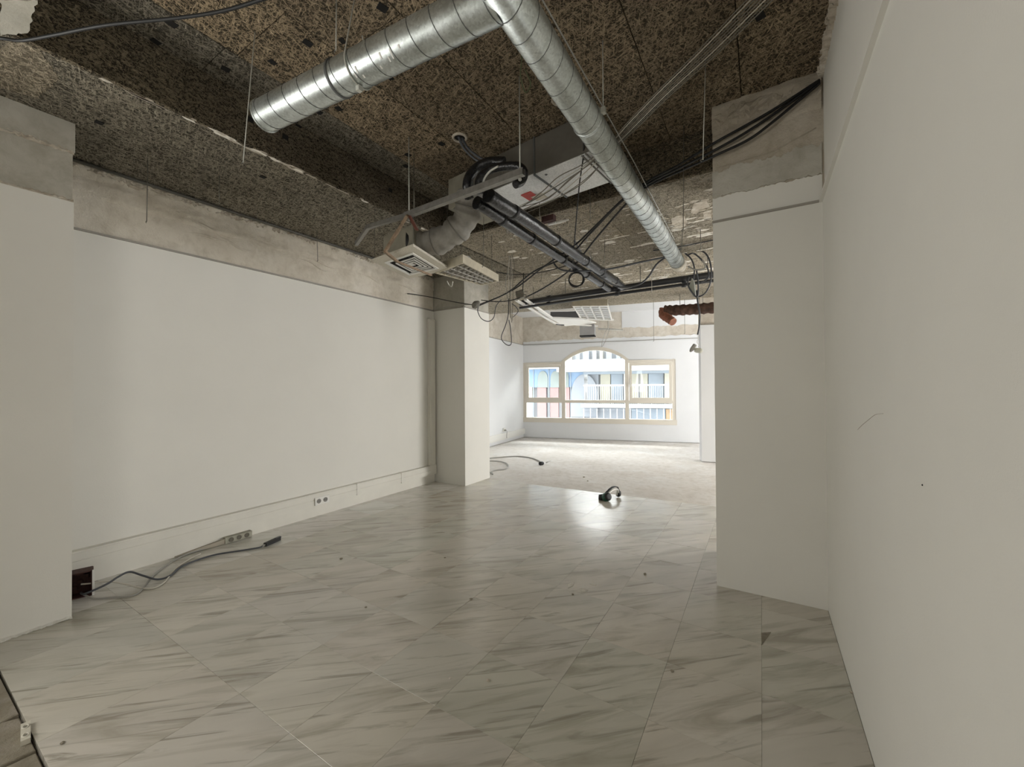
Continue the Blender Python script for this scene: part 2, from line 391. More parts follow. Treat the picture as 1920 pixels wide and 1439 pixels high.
# threshold line from (-3.93,5.41) to (-0.45,5.62)
tn = Vector((-(5.62-5.41), -0.45+3.93, 0)).normalized(); tc = tn.x*-3.93+tn.y*5.41
shared = None
for i in range(-2, 12):
    for j in range(-1, 12):
        x1 = -0.0135-TX*i+TX; x0 = x1-TX; y0 = 0.99+TY*j; y1 = y0+TY; g = 0.0005
        if j == -1: y0 = 0.4012
        x0g, x1g, y0g, y1g = x0+g, x1-g, y0+g, y1-g
        if x0 > XR and y1 < 3.4: continue
        if y0 < 3.4: x1g = min(x1g, XR-0.002) if y1 < 3.9 else x1g
        x0g = max(x0g, XL+0.002)
        if x1g-x0g < 0.02: continue
        poly = [(x0g, y0g), (x1g, y0g), (x1g, y1g), (x0g, y1g)]
        full = abs((x1g-x0g)-(TX-2*g)) < 1e-6 and j >= 0
        p2 = clip(poly, tn.x, tn.y, tc)
        if len(p2) < 3: continue
        if len(p2) != 4 or any(math.hypot(a[0]-b_[0], a[1]-b_[1]) > 1e-6 for a, b_ in zip(poly, p2)): full = False
        c = ((x0g+x1g)/2, (y0g+y1g)/2, 0)
        dz = random.uniform(-0.0006, 0.0006)
        mt = M['marblepale'] if x1 < -3.9 else M['marble']
        if full and shared is not None and mt is M['marble']:
            o = shared.copy(); C.objects.link(o); o.location = (c[0], c[1], dz)
        else:
            o = slab_mesh(p2, c, -0.022, 0.0, 0.0007).build('marble_tile', mt, fl, (c[0], c[1], dz))
            o.location = (c[0], c[1], dz)
            if full and mt is M['marble']: shared = o
f2 = MB()
def thr(x): return (tc-tn.x*x)/tn.y
f2.prism([(-6.6, thr(-6.6)+0.003, -0.012), (5.2, thr(5.2)+0.003, -0.012), (5.2, 13.2, -0.012), (-6.6, 13.2, -0.012)], (0, 0, -0.14))
struct(f2.build('floor', M['screed']), 'pale dusty bare floor of the bright room by the window', 'floor')
# broken subfloor in front of the marble
sb = MB().box((XN-0.4, -4.4, -0.2), (XR, 0.398, -0.03)).build('floor', M['subfloor'])
struct(sb, 'brown broken subfloor where the marble has been lifted', 'floor')
pcs = [[(-3.88,0.39),(-2.95,0.395),(-2.93,0.30),(-3.05,0.22),(-3.88,0.26)], [(-2.925,0.393),(-2.60,0.395),(-2.62,0.22),(-2.80,0.12),(-3.03,0.2)],
       [(-2.59,0.394),(-1.9,0.394),(-2.0,0.02),(-2.5,0.02),(-2.61,0.21)], [(-3.88,0.25),(-3.04,0.205),(-2.81,0.1),(-2.55,0.01),(-3.0,-0.4),(-3.88,-0.5)],
       [(-1.89,0.394),(-0.9,0.394),(-0.9,-0.3),(-2.4,-0.5),(-2.0,0.0)], [(-0.89,0.394),(XR-0.01,0.394),(XR-0.01,-0.5),(-0.89,-0.5)]]
for k, pl in enumerate(pcs):
    c = (sum(p[0] for p in pl)/len(pl), sum(p[1] for p in pl)/len(pl), 0)
    o = slab_mesh([(p[0]+(c[0]-p[0])*0.012, p[1]+(c[1]-p[1])*0.012) for p in pl], c, -0.03, -0.003-0.003*(k % 3), 0.005).build('screed_slab', M['subfloor'], sb, c)
# ------------------------------------------------------------------ walls and pillars
def wall(name, boxes, m_, label):
    mb = MB()
    for a, b_ in boxes: mb.box(a, b_)
    return struct(mb.build(name, m_), label, 'wall')
wl = wall('wall_left', [((XL-0.2, YN-0.5, 0), (XL, YL2, ZR))], M['paint'], 'long white left wall below the raw plaster band')
ragged_panel((XL-0.02, YN-0.5, 0), (XL-0.02, YL, 0), ZR, ZS, 0.008, (1, 0, 0), 3, 0.0, 0.0).build('raw_plaster_band', M['plaster'], wl)
MB().box((XL-0.2, YN-0.5, ZR), (XL-0.02, YL2, ZC+0.2)).build('wall_core', M['plaster'], wl)
rough_strip(MB(), (XL-0.012, YN, ZS-0.035), (XL-0.012, YL, ZS-0.035), ZS-0.035, 0.035, 0.022, (1, 0, 0), 0.03, 5, 150).build('crumbled_edge', M['crumble'], wl)
from mathutils import noise as mnoise
def rough_coat(p, q, z0, z1, nrm, seed, depth, nx, nz, rag):
    # a hand-thrown plaster coat: displaced sheet with a ragged lower edge, closed to the wall behind
    p = Vector(p); q = Vector(q); nrm = Vector(nrm); vs = []; L = (q-p).length
    for i in range(nx+1):
        t = i/nx; a = p.lerp(q, t)
        lo = z0+rag*mnoise.fractal(Vector((t*L*2.2, seed, 0)), 0.9, 2.0, 5)
        for k in range(nz+1):
            zz = lo+(z1-lo)*k/nz
            d = depth*(0.55+0.9*mnoise.fractal(Vector((t*L*5, zz*13, seed)), 0.8, 2.0, 5))
            if k == 0: d = -0.004
            vs.append(a+Vector((0, 0, zz))+nrm*max(-0.006, d))
    fs = [(i*(nz+1)+k, i*(nz+1)+k+1, (i+1)*(nz+1)+k+1, (i+1)*(nz+1)+k) for i in range(nx) for k in range(nz)]
    return MB().add(vs, fs, True)
rough_coat((XL-0.012, YN-0.1, 0), (XL-0.012, YL, 0), 3.03, ZS, (1, 0, 0), 5.0, 0.022, 200, 14, 0.05).build('rough_plaster_coat', M['plaster'], wl)
rnd = random.Random(4)
for k in range(12):      # trowelled plaster ridges
    y0 = rnd.uniform(1.0, 4.2); L = rnd.uniform(0.35, 0.8); z0 = rnd.uniform(2.9, 3.12); dz = rnd.uniform(-0.06, 0.03)
    MB().tube(smooth_path([(XL-0.013, y0, z0), (XL-0.010, y0+L*0.35, z0+dz*0.4+0.015), (XL-0.010, y0+L*0.7, z0+dz-0.01), (XL-0.014, y0+L, z0+dz)], 5), 0.006, 5, rfun=lambda t: 0.002+0.009*math.sin(math.pi*t)).build('plaster_ridge', M['plaster'], wl)
# near left pier
pn = wall('wall_left', [((XL-0.2, -0.4, 0.0), (XN, YN, 2.752)), ((XL-0.2, -4.4, 0.0), (XN, -2.2, 2.752)), ((XL-0.2, -2.2, 2.55), (XN, -0.4, 2.752)), ((XL-0.2, -2.2, 0), (XL, -0.4, 2.55))], M['paint'], 'near white pier at left with bare concrete top')  # unseen niche behind the camera added to hold the left fill lamp
MB().box((XL-0.2, -4.4, 2.752), (XN-0.012, YN-0.004, 3.085)).build('concrete_band', M['concrete'], pn)
MB().box((XL-0.2, -4.4, 3.085), (XN+0.004, YN+0.004, 3.335)).build('concrete_beam', M['concrete'], pn)
rough_strip(MB(), (XN-0.012, -0.6, 2.755), (XN-0.012, YN, 2.755), 2.755, 0.018, 0.010, (1, 0, 0), 0.02, 8, 60).build('crumbled_edge', M['crumble'], pn)
rough_strip(MB(), (XN-0.008, -0.6, 3.088), (XN-0.008, YN, 3.088), 3.088, 0.012, 0.018, (1, 0, 0), 0.012, 9, 60).build('crumbled_edge', M['crumble'], pn)
rough_strip(MB(), (XN, -0.6, 0.006), (XN, YN, 0.006), 0.006, 0.008, 0.016, (1, 0, 0), 0.01, 10, 60).build('plaster_lip', M['paint'], pn)
# right wall
wr = wall('wall_right', [((XR, -1.2, 0), (XR+0.2, 3.5, ZR)), ((XR, -4.4, 0), (XR+0.2, -2.6, ZR)), ((XR, -2.6, 2.55), (XR+0.2, -1.2, ZR)), ((XR+0.1, -2.6, 0), (XR+0.2, -1.2, 2.55))], M['paint'], 'close white right wall with a small pencil scratch')  # unseen recess in this wall added for the right fill lamp
MB().box((XR+0.012, -4.4, ZR), (XR+0.2, 3.5, ZC+0.2)).build('upper_wall', M['paint'], wr)
rough_strip(MB(), (XR+0.012, 0.5, ZC-0.03), (XR+0.012, YP, ZC-0.03), ZC-0.03, 0.035, 0.035, (-1, 0, 0), 0.02, 12, 110).build('crumbled_edge', M['crumble'], wr)
sc = [PX(*q, XR-0.0008) for q in ((1608, 806), (1617, 797), (1628, 788), (1641, 778), (1656, 776))]
MB().tube(smooth_path(sc, 4), 0.0008, 4).build('scratch', plain('scratch_mark', (0.42, 0.36, 0.30), 0.8), wr)
MB().lathe(PX(1730, 910, XR), (-1, 0, 0), [(0, 0.0026), (0.002, 0.002)], 8).build('nail_hole', M['dark'], wr)
# right pillar
pr = MB().box((XP, YP, 0), (XR+0.2, YP+0.75, ZR)).build('pillar', M['paint'])
struct(pr, 'white pillar in shade joined to the right wall, raw plaster top', 'pillar')
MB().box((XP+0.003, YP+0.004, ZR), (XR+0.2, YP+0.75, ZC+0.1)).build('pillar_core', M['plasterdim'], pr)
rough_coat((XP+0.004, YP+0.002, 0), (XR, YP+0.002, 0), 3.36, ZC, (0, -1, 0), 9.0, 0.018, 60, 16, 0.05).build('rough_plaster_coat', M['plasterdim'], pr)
ragged_panel((XR, YP, 0), (XP, YP, 0), ZR, 2.93, 0.004, (0, 1, 0), 21, 0.012, 0, 60).build('paint_edge', M['paint'], pr)
ragged_panel((XR, YP-0.003, 0), (XP, YP-0.003, 0), 2.935, 3.13, 0.006, (0, 1, 0), 22, 0.03, 0.015, 60).build('grey_plaster_patch', M['concrete'], pr)
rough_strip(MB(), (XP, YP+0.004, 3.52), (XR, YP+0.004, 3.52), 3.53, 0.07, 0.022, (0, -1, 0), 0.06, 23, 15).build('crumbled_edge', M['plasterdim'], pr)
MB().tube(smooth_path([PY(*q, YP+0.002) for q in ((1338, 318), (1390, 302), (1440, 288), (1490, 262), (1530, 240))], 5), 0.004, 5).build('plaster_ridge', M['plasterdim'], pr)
# far left pillar
pl_ = MB().box((XL-0.1, YL, 0), (XLP, YL2, ZR)).build('pillar', M['paint'])
struct(pl_, 'white pillar at the end of the left wall, lit edge', 'pillar')
MB().box((XL-0.1, YL+0.006, ZR), (XLP-0.006, YL2-0.006, ZS)).build('concrete_top', M['concrete'], pl_)
# far room
def fbox(mb, s0, s1, d0, d1, z0, z1):
    c = far((s0+s1)/2, (d0+d1)/2, (z0+z1)/2); return mb.obox(c, FU, FN, (0, 0, 1), (s1-s0)/2, (d1-d0)/2, (z1-z0)/2)
W0, W1, WZ0, WZ1 = 0.03, 4.27, 0.50, 2.25           # window opening
A0, A1, AZ, AH = 1.19, 3.06, 2.28, 2.655            # arched bay
mb = MB()
fbox(mb, -0.3, W0, 0, 0.3, 0, 2.78); fbox(mb, W1, 5.9, 0, 0.3, 0, 2.78); fbox(mb, W0, W1, 0, 0.3, 0, WZ0)
fbox(mb, 8.9, 11.5, 0, 0.3, 0, 2.78); fbox(mb, 5.9, 8.9, 0, 0.3, 0, 0.6); fbox(mb, 5.9, 8.9, 0, 0.3, 2.5, 2.78)
def arch_pts(s0, s1, z0, z1, n=20):
    # circular arc through (s0,z0), mid top z1, (s1,z0)
    h = z1-z0; c = (s1-s0)/2; R_ = (c*c+h*h)/(2*h); zc_ = z1-R_; a = math.asin(c/R_)
    return [((s0+s1)/2+R_*math.sin(-a+2*a*i/n), zc_+R_*math.cos(-a+2*a*i/n)) for i in range(n+1)]
ap = arch_pts(A0, A1, AZ, AH)
top = [far(W0, 0, WZ1), far(W0, 0, 2.78), far(W1, 0, 2.78), far(W1, 0, WZ1), far(A1, 0, WZ1)] + [far(s, 0, z) for s, z in ap[::-1]] + [far(A0, 0, WZ1)]
mb.prism(top, FN*0.3)
wf = struct(mb.build('wall_far', M['paint2']), 'bright white window wall of the far room', 'wall')
m2 = MB(); fbox(m2, -0.3, 11.5, 0.03, 0.3, 2.78, ZC+0.3); m2.build('concrete_band', M['farconc'], wf)
ragged_panel(far(0, 0.012, 0), far(5.9, 0.012, 0), 2.78, 2.90, 0.018, FN, 31, 0.03, 0, 130).build('paint_edge', M['paint2'], wf)
ragged_panel(far(2.9, 0.018, 0), far(5.9, 0.018, 0), 3.17, ZC+0.1, 0.012, FN, 32, 0, 0.03, 60).build('white_upper_patch', M['paint2'], wf)
# far left wall: from the corner back towards the marble
LD = Vector((0.115, -0.9934, 0)).normalized(); LN = Vector((0.9934, 0.115, 0)).normalized()
def fl_(t, d, z): return FO + LD*t + LN*d + Vector((0, 0, z))
def lbox(mb, t0, t1, d0, d1, z0, z1): return mb.obox(fl_((t0+t1)/2, (d0+d1)/2, (z0+z1)/2), LD, LN, (0, 0, 1), (t1-t0)/2, (d1-d0)/2, (z1-z0)/2)
mb = lbox(MB(), -0.3, 5.2, -0.2, 0, 0, 2.80)
w2 = struct(mb.build('wall_far_left', M['paint2']), 'bright white left wall of the far room', 'wall')
lbox(MB(), -0.3, 5.2, -0.2, -0.02, 2.80, ZC+0.2).build('plaster_band', M['farconc'], w2)
struct(MB().box((-5.9, YL2-0.05, 0), (XL-0.05, YL2, ZC)).build('wall_return', M['paint2']), 'white return wall behind the left pillar', 'wall')
# stub wall at right of the far room
sd = Vector((0.963, 0.269, 0)).normalized(); sn = Vector((0.269, -0.963, 0)).normalized(); s0p = Vector((-1.023, 8.846, 0))
mb = MB().prism([s0p, s0p+sd*2.4, s0p+sd*2.4-sn*0.25, s0p-sn*0.25], (0, 0, 2.74))
ws = struct(mb.build('wall_stub', M['paint2']), 'white stub wall seen beside the right pillar', 'wall')
MB().prism([s0p+sn*-0.02, s0p+sd*2.4-sn*0.02, s0p+sd*2.4-sn*0.25, s0p-sn*0.25], (0, 0, 0.9)).build('plaster_top', M['farconc'], ws)
for c_ in ws.children: c_.location = (0, 0, 2.74)
# walls that close the flat out of view
struct(MB().box((XR+0.2, 3.4+0.75, 0), (5.3, 4.3, ZC)).build('wall_inner', M['paint']), 'white wall running behind the right pillar', 'wall')
struct(MB().box((5.0, 4.2, 0), (5.2, 13.6, ZC+0.2)).build('wall_side', M['paint2']), 'white side wall of the far room', 'wall')
mb = MB().box((XL-0.2, -4.4, 0), (XR+0.2, -4.2, ZC))
struct(mb.build('wall_behind', M['paint']), 'white wall behind the viewer', 'wall')
# ------------------------------------------------------------------ ceiling
cl = MB().box((XL-0.2, -4.4, ZC+0.03), (5.2, 13.6, ZC+0.3)).build('ceiling', M['wooldark'])
struct(cl, 'bare dark ceiling of wood wool boards between beams', 'ceiling')
xs = [-3.146, -2.815, -2.262, -1.72, -1.18, -0.64, -0.10, XR+0.01]
for k in range(len(xs)-1):
    ys = [-4.3, -2.4+0.3*(k % 3), -0.6+0.25*((k*2) % 3), 1.18 if k == 0 else 0.9+0.35*((k*5) % 4), 2.75 if k != 2 else 3.1, YC]
    for j in range(len(ys)-1):
        o = MB().box((xs[k]+0.003, ys[j]+0.003, ZC-random.choice((0, 0.002, 0.004))), (xs[k+1]-0.003, ys[j+1]-0.003, ZC+0.03)).build('wood_wool_board', M['wool'] if k not in (0,) else M['woolgrey'], cl)
for j, (y0, y1) in enumerate([(-4.3, -0.2), (-0.2, 1.6), (1.6, 3.5), (3.5, 5.6)]):      # left beam soffit, its side and the cross beam
    MB().box((XL-0.02, y0+0.002, ZS), (XB-0.0305, y1-0.002, ZS+0.03)).build('beam_soffit_board', M['woolgrey'], cl)
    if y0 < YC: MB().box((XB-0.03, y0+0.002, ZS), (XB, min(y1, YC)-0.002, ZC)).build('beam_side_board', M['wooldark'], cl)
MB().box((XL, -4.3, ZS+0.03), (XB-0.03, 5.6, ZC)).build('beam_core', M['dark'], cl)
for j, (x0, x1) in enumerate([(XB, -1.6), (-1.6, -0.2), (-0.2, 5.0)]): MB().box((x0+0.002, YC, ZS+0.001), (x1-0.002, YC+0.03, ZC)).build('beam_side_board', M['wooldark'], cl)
ye = lambda x: 8.60+(x+2.74)*0.212
rows = [YC+0.0005, 4.72, 5.75, 6.8, 7.7, None]
for j in range(5):
    for (x0, x1) in ((-6.5, XB) if j else (XB, XB), (XB, -1.35), (-1.35, 0.6), (0.6, 5.0)):
        if x1-x0 < 0.1: continue
        if j == 1 and x1 == XB: ya = 5.6
        else: ya = rows[j]
        if j == 0: ya = rows[0]+0.03
        yb = rows[j+1]
        pl = [(x0+0.003, ya+0.003, ZS), (x1-0.003, ya+0.003, ZS), (x1-0.003, (yb-0.003) if yb else ye(x1), ZS), (x0+0.003, (yb-0.003) if yb else ye(x0), ZS)]
        if pl[2][1]-pl[1][1] < 0.05: continue
        MB().prism(pl, (0, 0, 0.03)).build('soffit_board', M['woolflake'], cl)
MB().prism([(-6.5, ye(-6.5)-0.002, ZS+0.03), (5.0, ye(5)-0.002, ZS+0.03), (5.0, 3.71, ZS+0.03), (XB, 3.71, ZS+0.03), (XB, 5.6, ZS+0.03), (-6.5, 5.6, ZS+0.03)][::-1], (0, 0, ZC-ZS-0.03)).build('slab_core', M['plaster'], cl)
MB().prism([(-6.6, ye(-6.6), ZC), (5.0, ye(5), ZC), (5.0, 13.5, ZC), (-6.6, 13.5, ZC)], (0, 0, 0.03)).build('white_ceiling_strip', M['paint2'], cl)
# flaking plaster left along the beam arris and on the soffit
rnd = random.Random(11)
for k in range(26):
    y = rnd.uniform(0.7, 3.4); L = rnd.uniform(0.03, 0.16); wd = rnd.uniform(0.008, 0.02); x = XB-rnd.uniform(0.0, 0.05)
    pts = [(x-wd*rnd.random(), y, ZS-0.003), (x+0.003, y+L*0.2, ZS-0.003), (x+0.004, y+L*0.8, ZS-0.003), (x-wd*0.3, y+L, ZS-0.003), (x-wd, y+L*0.6, ZS-0.003)]
    MB().prism(pts, (0, 0, 0.004)).build('plaster_flake', M['crumble'], cl)
def flake(x, y, L, wd, n=7):
    pts = [(x+math.cos(2*math.pi*i/n)*L*rnd.uniform(0.5, 1.15), y+math.sin(2*math.pi*i/n)*wd*rnd.uniform(0.5, 1.15), ZS-0.002) for i in range(n)]
    MB().prism(pts, (0, 0, 0.004)).build('plaster_flake', M['flake'], cl)
for k in range(150):
    L = rnd.choice((0.02, 0.03, 0.04, 0.07, 0.10)); flake(rnd.uniform(-2.9, 0.0), rnd.uniform(3.8, 6.9), L, L*rnd.uniform(0.25, 0.6))
for (y, xa, xb, wd) in ((4.72, -2.2, -0.2, 0.022), (5.15, -1.4, -0.3, 0.03), (5.75, -2.8, -0.3, 0.03), (6.35, -2.6, -0.4, 0.035), (6.8, -2.9, -0.4, 0.03)):   # ragged plaster left along the board joints
    x = xa
    while x < xb:
        L = rnd.uniform(0.12, 0.4); n = 10
        up_ = [(x+L*i/n, y+wd*rnd.uniform(0.1, 1), ZS-0.003) for i in range(n+1)]; dn = [(x+L*i/n, y-wd*rnd.uniform(0.1, 1), ZS-0.003) for i in range(n, -1, -1)]
        MB().prism(up_+dn, (0, 0, 0.005)).build('plaster_seam', M['flake'], cl); x += L+rnd.uniform(0.02, 0.25)
for (u, v, L, wd) in ((429, 253, 0.12, 0.028), (487, 284, 0.08, 0.022), (521, 298, 0.06, 0.02), (562, 318, 0.05, 0.02), (356, 222, 0.05, 0.012), (700, 372, 0.05, 0.015), (815, 352+70, 0.04, 0.02)):
    p = PZ(u, v, ZS); flake(min(p.x, XB-0.035), p.y, wd, L, 12)
def ragged_patch(outline, z, m_, name='plaster_patch', seed=1, thick=0.006):
    r_ = random.Random(seed); pts = []
    for i in range(len(outline)):
        a = Vector(outline[i]); b_ = Vector(outline[(i+1) % len(outline)])
        for k in range(10):
            p = a.lerp(b_, k/10); pts.append((p.x+r_.uniform(-0.005, 0.005), p.y+r_.uniform(-0.005, 0.005), z))
    MB().prism(pts, (0, 0, thick)).build(name, m_, cl)
pq = lambda *ps: [(PZ(u, v, ZS-0.004).x, PZ(u, v, ZS-0.004).y) for u, v in ps]
ragged_patch(pq((1300, 382), (1325, 376), (1330, 388), (1312, 394), (1306, 402), (1296, 400)), ZS-0.003, M['crumble'], seed=2, thick=0.004)
ragged_patch(pq((1318, 398), (1333, 394), (1334, 412), (1320, 413)), ZS-0.003, M['crumble'], seed=5, thick=0.004)
ragged_patch(pq((1258, 410), (1282, 405), (1290, 418), (1276, 430), (1262, 428)), ZS-0.003, M['crumble'], seed=6, thick=0.004)
for k in range(46):
    u = rnd.uniform(1235, 1330); v = rnd.uniform(380, 450)-(u-1280)*0.12; p = PZ(u, v, ZS); L = rnd.uniform(0.015, 0.05); n = 7
    MB().prism([(p.x+math.cos(2*math.pi*i/n)*L*rnd.uniform(0.5, 1.2), p.y+math.sin(2*math.pi*i/n)*L*0.6*rnd.uniform(0.5, 1.2), ZS-0.002) for i in range(n)], (0, 0, 0.004)).build('plaster_flake', M['crumble'], cl)
ragged_patch(pq((0, 92), (30, 74), (75, 95), (110, 150), (70, 185), (0, 165)), ZS-0.003, M['woolpale'], seed=3)
ragged_patch(pq((0, 0), (70, 0), (52, 62), (0, 66)), ZS-0.006, M['concrete'], seed=4)
# dark fixing holes with a rim
for (u, v) in [(321,44),(292,78),(423,130),(577,81),(511,117),(642,77),(688,165),(598,211),(635,204),(717,15),(800,109),(732,146),(828,270),(765,291),(761,312),(1425,31)]:
    p = PZ(u, v, ZC-0.006); a = random.uniform(-0.3, 0.3); r = random.uniform(0.016, 0.024)
    ax = Vector((math.cos(a), math.sin(a), 0)); ay = Vector((-math.sin(a), math.cos(a), 0))
    MB().obox(p+Vector((0, 0, 0.002)), ax, ay, (0, 0, 1), r, r*1.15, 0.003).build('fixing_hole', M['dark'], cl)
for (u, v) in [(469,224),(535,257),(560,234),(724,325),(732,357)]:
    p = PX(u, v, XB+0.002)
    MB().obox(p, (0,1,0), (0,0,1), (1,0,0), 0.022, 0.018, 0.003).build('fixing_hole', M['dark'], cl)
for (u, v) in [(186, 230), (493, 332)]:
    p = PZ(u, v, ZS-0.003); MB().obox(p, (1,0,0), (0,1,0), (0,0,1), 0.02, 0.02, 0.003).build('fixing_hole', M['dark'], cl)
# two round conduit holes, each with a mortar collar
for (u, v) in [(1050, 187), (862, 258)]:
    p = PZ(u, v, ZC-0.004)
    MB().tube([p+Vector((math.cos(a)*0.055, math.sin(a)*0.055, 0)) for a in [i*2*math.pi/24 for i in range(25)]], 0.012, 6, False).build('conduit_collar', M['crumble'], cl)
    MB().lathe(p+Vector((0, 0, -0.002)), (0, 0, 1), [(0, 0.046), (0.006, 0.046)], 20).build('conduit_hole', M['dark'], cl)
# ------------------------------------------------------------------ rails, trunking
def trim(name, boxes, m_, label):
    mb = MB()
    for a, b_ in boxes: mb.box(a, b_)
    return struct(mb.build(name, m_), label, 'trim')
rail = plain('grey_rail', (0.34, 0.32, 0.28), 0.6)
trim('trim_1', [((XL, YN-0.2, ZR-0.004), (XL+0.022, YL, ZR+0.010))], rail, 'thin grey ceiling-angle rail along the left wall')
trim('trim_2', [((XR-0.020, -4.2, ZR-0.006), (XR+0.01, YP, ZR+0.012))], M['paint'], 'white painted rail along the right wall')
trim('trim_3', [((XP-0.004, YP-0.020, ZR-0.005), (XR-0.02, YP, ZR+0.008))], rail, 'thin grey rail across the right pillar')
trim('trim_4', [((XL+0.02, YL-0.018, ZR-0.005), (XLP+0.002, YL, ZR+0.008)), ((XLP, YL, ZR-0.005), (XLP+0.018, YL2, ZR+0.008))], rail, 'thin grey rail round the far left pillar')
mb = MB(); fbox(mb, 0, 5.4, -0.018, 0.0, 2.79, 2.803); struct(mb.build('trim_5', rail), 'thin grey rail above the window of the far wall', 'trim')
mb = MB(); lbox(mb, 0, 5.0, 0.0, 0.018, 2.79, 2.803); struct(mb.build('trim_6', rail), 'thin grey rail along the far room left wall', 'trim')
mb = MB().prism([s0p+sn*0.018, s0p+sd*2.3+sn*0.018, s0p+sd*2.3, s0p], (0, 0, 0.014)); o = mb.build('trim_7', rail); o.location = (0, 0, 2.73); struct(o, 'thin grey rail across the stub wall', 'trim')
# grey conduit along the top of the left wall
MB().tube([(XL+0.045, 0.76, ZS-0.018), (XL+0.045, 4.2, ZS-0.018)], 0.014, 8).build('conduit', plain('grey_conduit', (0.12, 0.115, 0.10), 0.6)).location
tag(bpy.data.objects['conduit'], 'dark grey conduit along the top of the left wall', 'conduit')
# trunking on the left wall: body, ribbed lid, joint covers
rw = empty('cable_trunking', (XL, 0.8, 0.12), 'long ivory cable trunking along the foot of the left wall', 'trunking')
MB().box((XL, 0.76, 0.135), (XL+0.062, YL-0.16, 0.277)).build('body', M['ivory'], rw)
MB().box((XL+0.062, 0.76, 0.148), (XL+0.069, YL-0.16, 0.204)).build('lid', M['ivory'], rw)
MB().box((XL+0.062, 0.76, 0.214), (XL+0.069, YL-0.16, 0.266)).build('lid', M['ivory'], rw)
MB().box((XL, 0.76, 0.0), (XL+0.018, YL-0.01, 0.134)).build('skirting', M['ivory'], rw)
for y in (3.35, 4.1): MB().box((XL, y, 0.133), (XL+0.073, y+0.05, 0.280)).build('joint_cover', M['ivory'], rw)
rv = empty('cable_trunking', (XL, YL-0.08, 0.12), 'upright ivory cable trunking in the corner beside the far left pillar', 'trunking')
MB().box((XL, YL-0.15, 0.135), (XL+0.05, YL-0.02, 2.60)).build('body', M['ivory'], rv)
MB().box((XL+0.05, YL-0.135, 0.29), (XL+0.056, YL-0.035, 2.58)).build('lid', M['ivory'], rv)
MB().box((XL+0.0, YL-0.165, 0.134), (XL+0.06, YL-0.012, 0.285)).build('corner_cover', M['ivory'], rv)
r3 = empty('cable_trunking', fl_(0.1, 0, 0.1), 'white cable trunking along the foot of the far room left wall', 'trunking')
lbox(MB(), 0.02, 4.0, 0, 0.05, 0.10, 0.27).build('body', M['white'], r3)
lbox(MB(), 0.02, 4.0, 0.05, 0.056, 0.13, 0.24).build('lid', M['white'], r3)
# double socket on the trunking
so = empty('wall_socket', (XL+0.069, 2.86, 0.13), 'white double socket on the left wall trunking', 'socket')
MB().box((XL+0.067, 2.775, 0.145), (XL+0.081, 2.955, 0.232)).build('plate', M['white'], so)
for yy in (2.822, 2.905):
    MB().lathe((XL+0.081, yy, 0.188), (1, 0, 0), [(0, 0.026), (0.004, 0.026), (0.004, 0.021), (0.001, 0.020)], 18).build('outlet', plain('outlet_grey', (0.25, 0.24, 0.22), 0.5), so)
    for d in (-0.008, 0.008): MB().lathe((XL+0.0825, yy+d, 0.188), (1, 0, 0), [(0, 0.003), (0.002, 0.003)], 8).build('pin_hole', M['dark'], so)
# plug in the far room trunking
p0 = fl_(1.35, 0.0, 0.36); fp = empty('plug_socket', p0, 'small grey plug hanging on the far room left wall', 'socket')
lbox(MB(), 1.28, 1.42, 0, 0.02, 0.30, 0.40).build('plate', M['white'], fp)
MB().lathe(fl_(1.35, 0.02, 0.34), LN, [(0, 0.022), (0.03, 0.024), (0.055, 0.012)], 12).build('plug', M['greycab'], fp)
MB().tube(smooth_path([fl_(1.35, 0.07, 0.34), fl_(1.33, 0.085, 0.30), fl_(1.32, 0.07, 0.22), fl_(1.30, 0.06, 0.12)], 5), 0.006, 6).build('lead', M['greycab'], fp)
# ------------------------------------------------------------------ window
wn = empty('window_1', far(2.15, 0.1, 0.5), 'cream framed window of six panes with a raised arched centre', 'window', None, 'structure')
D0, D1 = 0.02, 0.10
mb = MB(); fw = 0.085
fbox(mb, W0-0.05, W1+0.05, D0-0.04, D1, WZ0-0.04, WZ0+0.10)                   # sill rail
fbox(mb, W0-0.03, W0+fw*0.7, D0-0.02, D1, WZ0+0.10, WZ1); fbox(mb, W1-fw*0.7, W1+0.03, D0-0.02, D1, WZ0+0.10, WZ1)
fbox(mb, W0, A0, D0-0.02, D1, WZ1-0.075, WZ1+0.02); fbox(mb, A1, W1, D0-0.02, D1, WZ1-0.075, WZ1+0.02)
mb.build('outer_frame', M['cream'], wn)
op = arch_pts(A0-0.01, A1+0.01, AZ, AH+0.01, 24); ip = arch_pts(A0+0.085, A1-0.085, AZ-0.02, AH-0.09, 24)
mb = MB()
vs = [far(s, D0-0.03, z) for s, z in op]+[far(s, D0-0.03, z) for s, z in ip]+[far(s, D1, z) for s, z in op]+[far(s, D1, z) for s, z in ip]; n = 25; fs = []
for i in range(n-1):
    fs += [(i, i+1, n+i+1, n+i), (2*n+i, 3*n+i, 3*n+i+1, 2*n+i+1), (i, 2*n+i, 2*n+i+1, i+1), (n+i, n+i+1, 3*n+i+1, 3*n+i)]
fs += [(0, n, 3*n, 2*n), (n-1, 3*n-1, 4*n-1, 2*n-1)]
mb.add(vs, fs).build('arch_frame', M['cream'], wn)
for s in (A0+0.035, A1-0.035):
    mb = MB(); fbox(mb, s-0.05, s+0.05, D0-0.03, D1, WZ0+0.10, AZ); mb.build('mullion', M['cream'], wn)
mb = MB(); fbox(mb, W0+fw*0.7, W1-fw*0.7, D0-0.02, D1, 1.045, 1.125); mb.build('transom', M['cream'], wn)
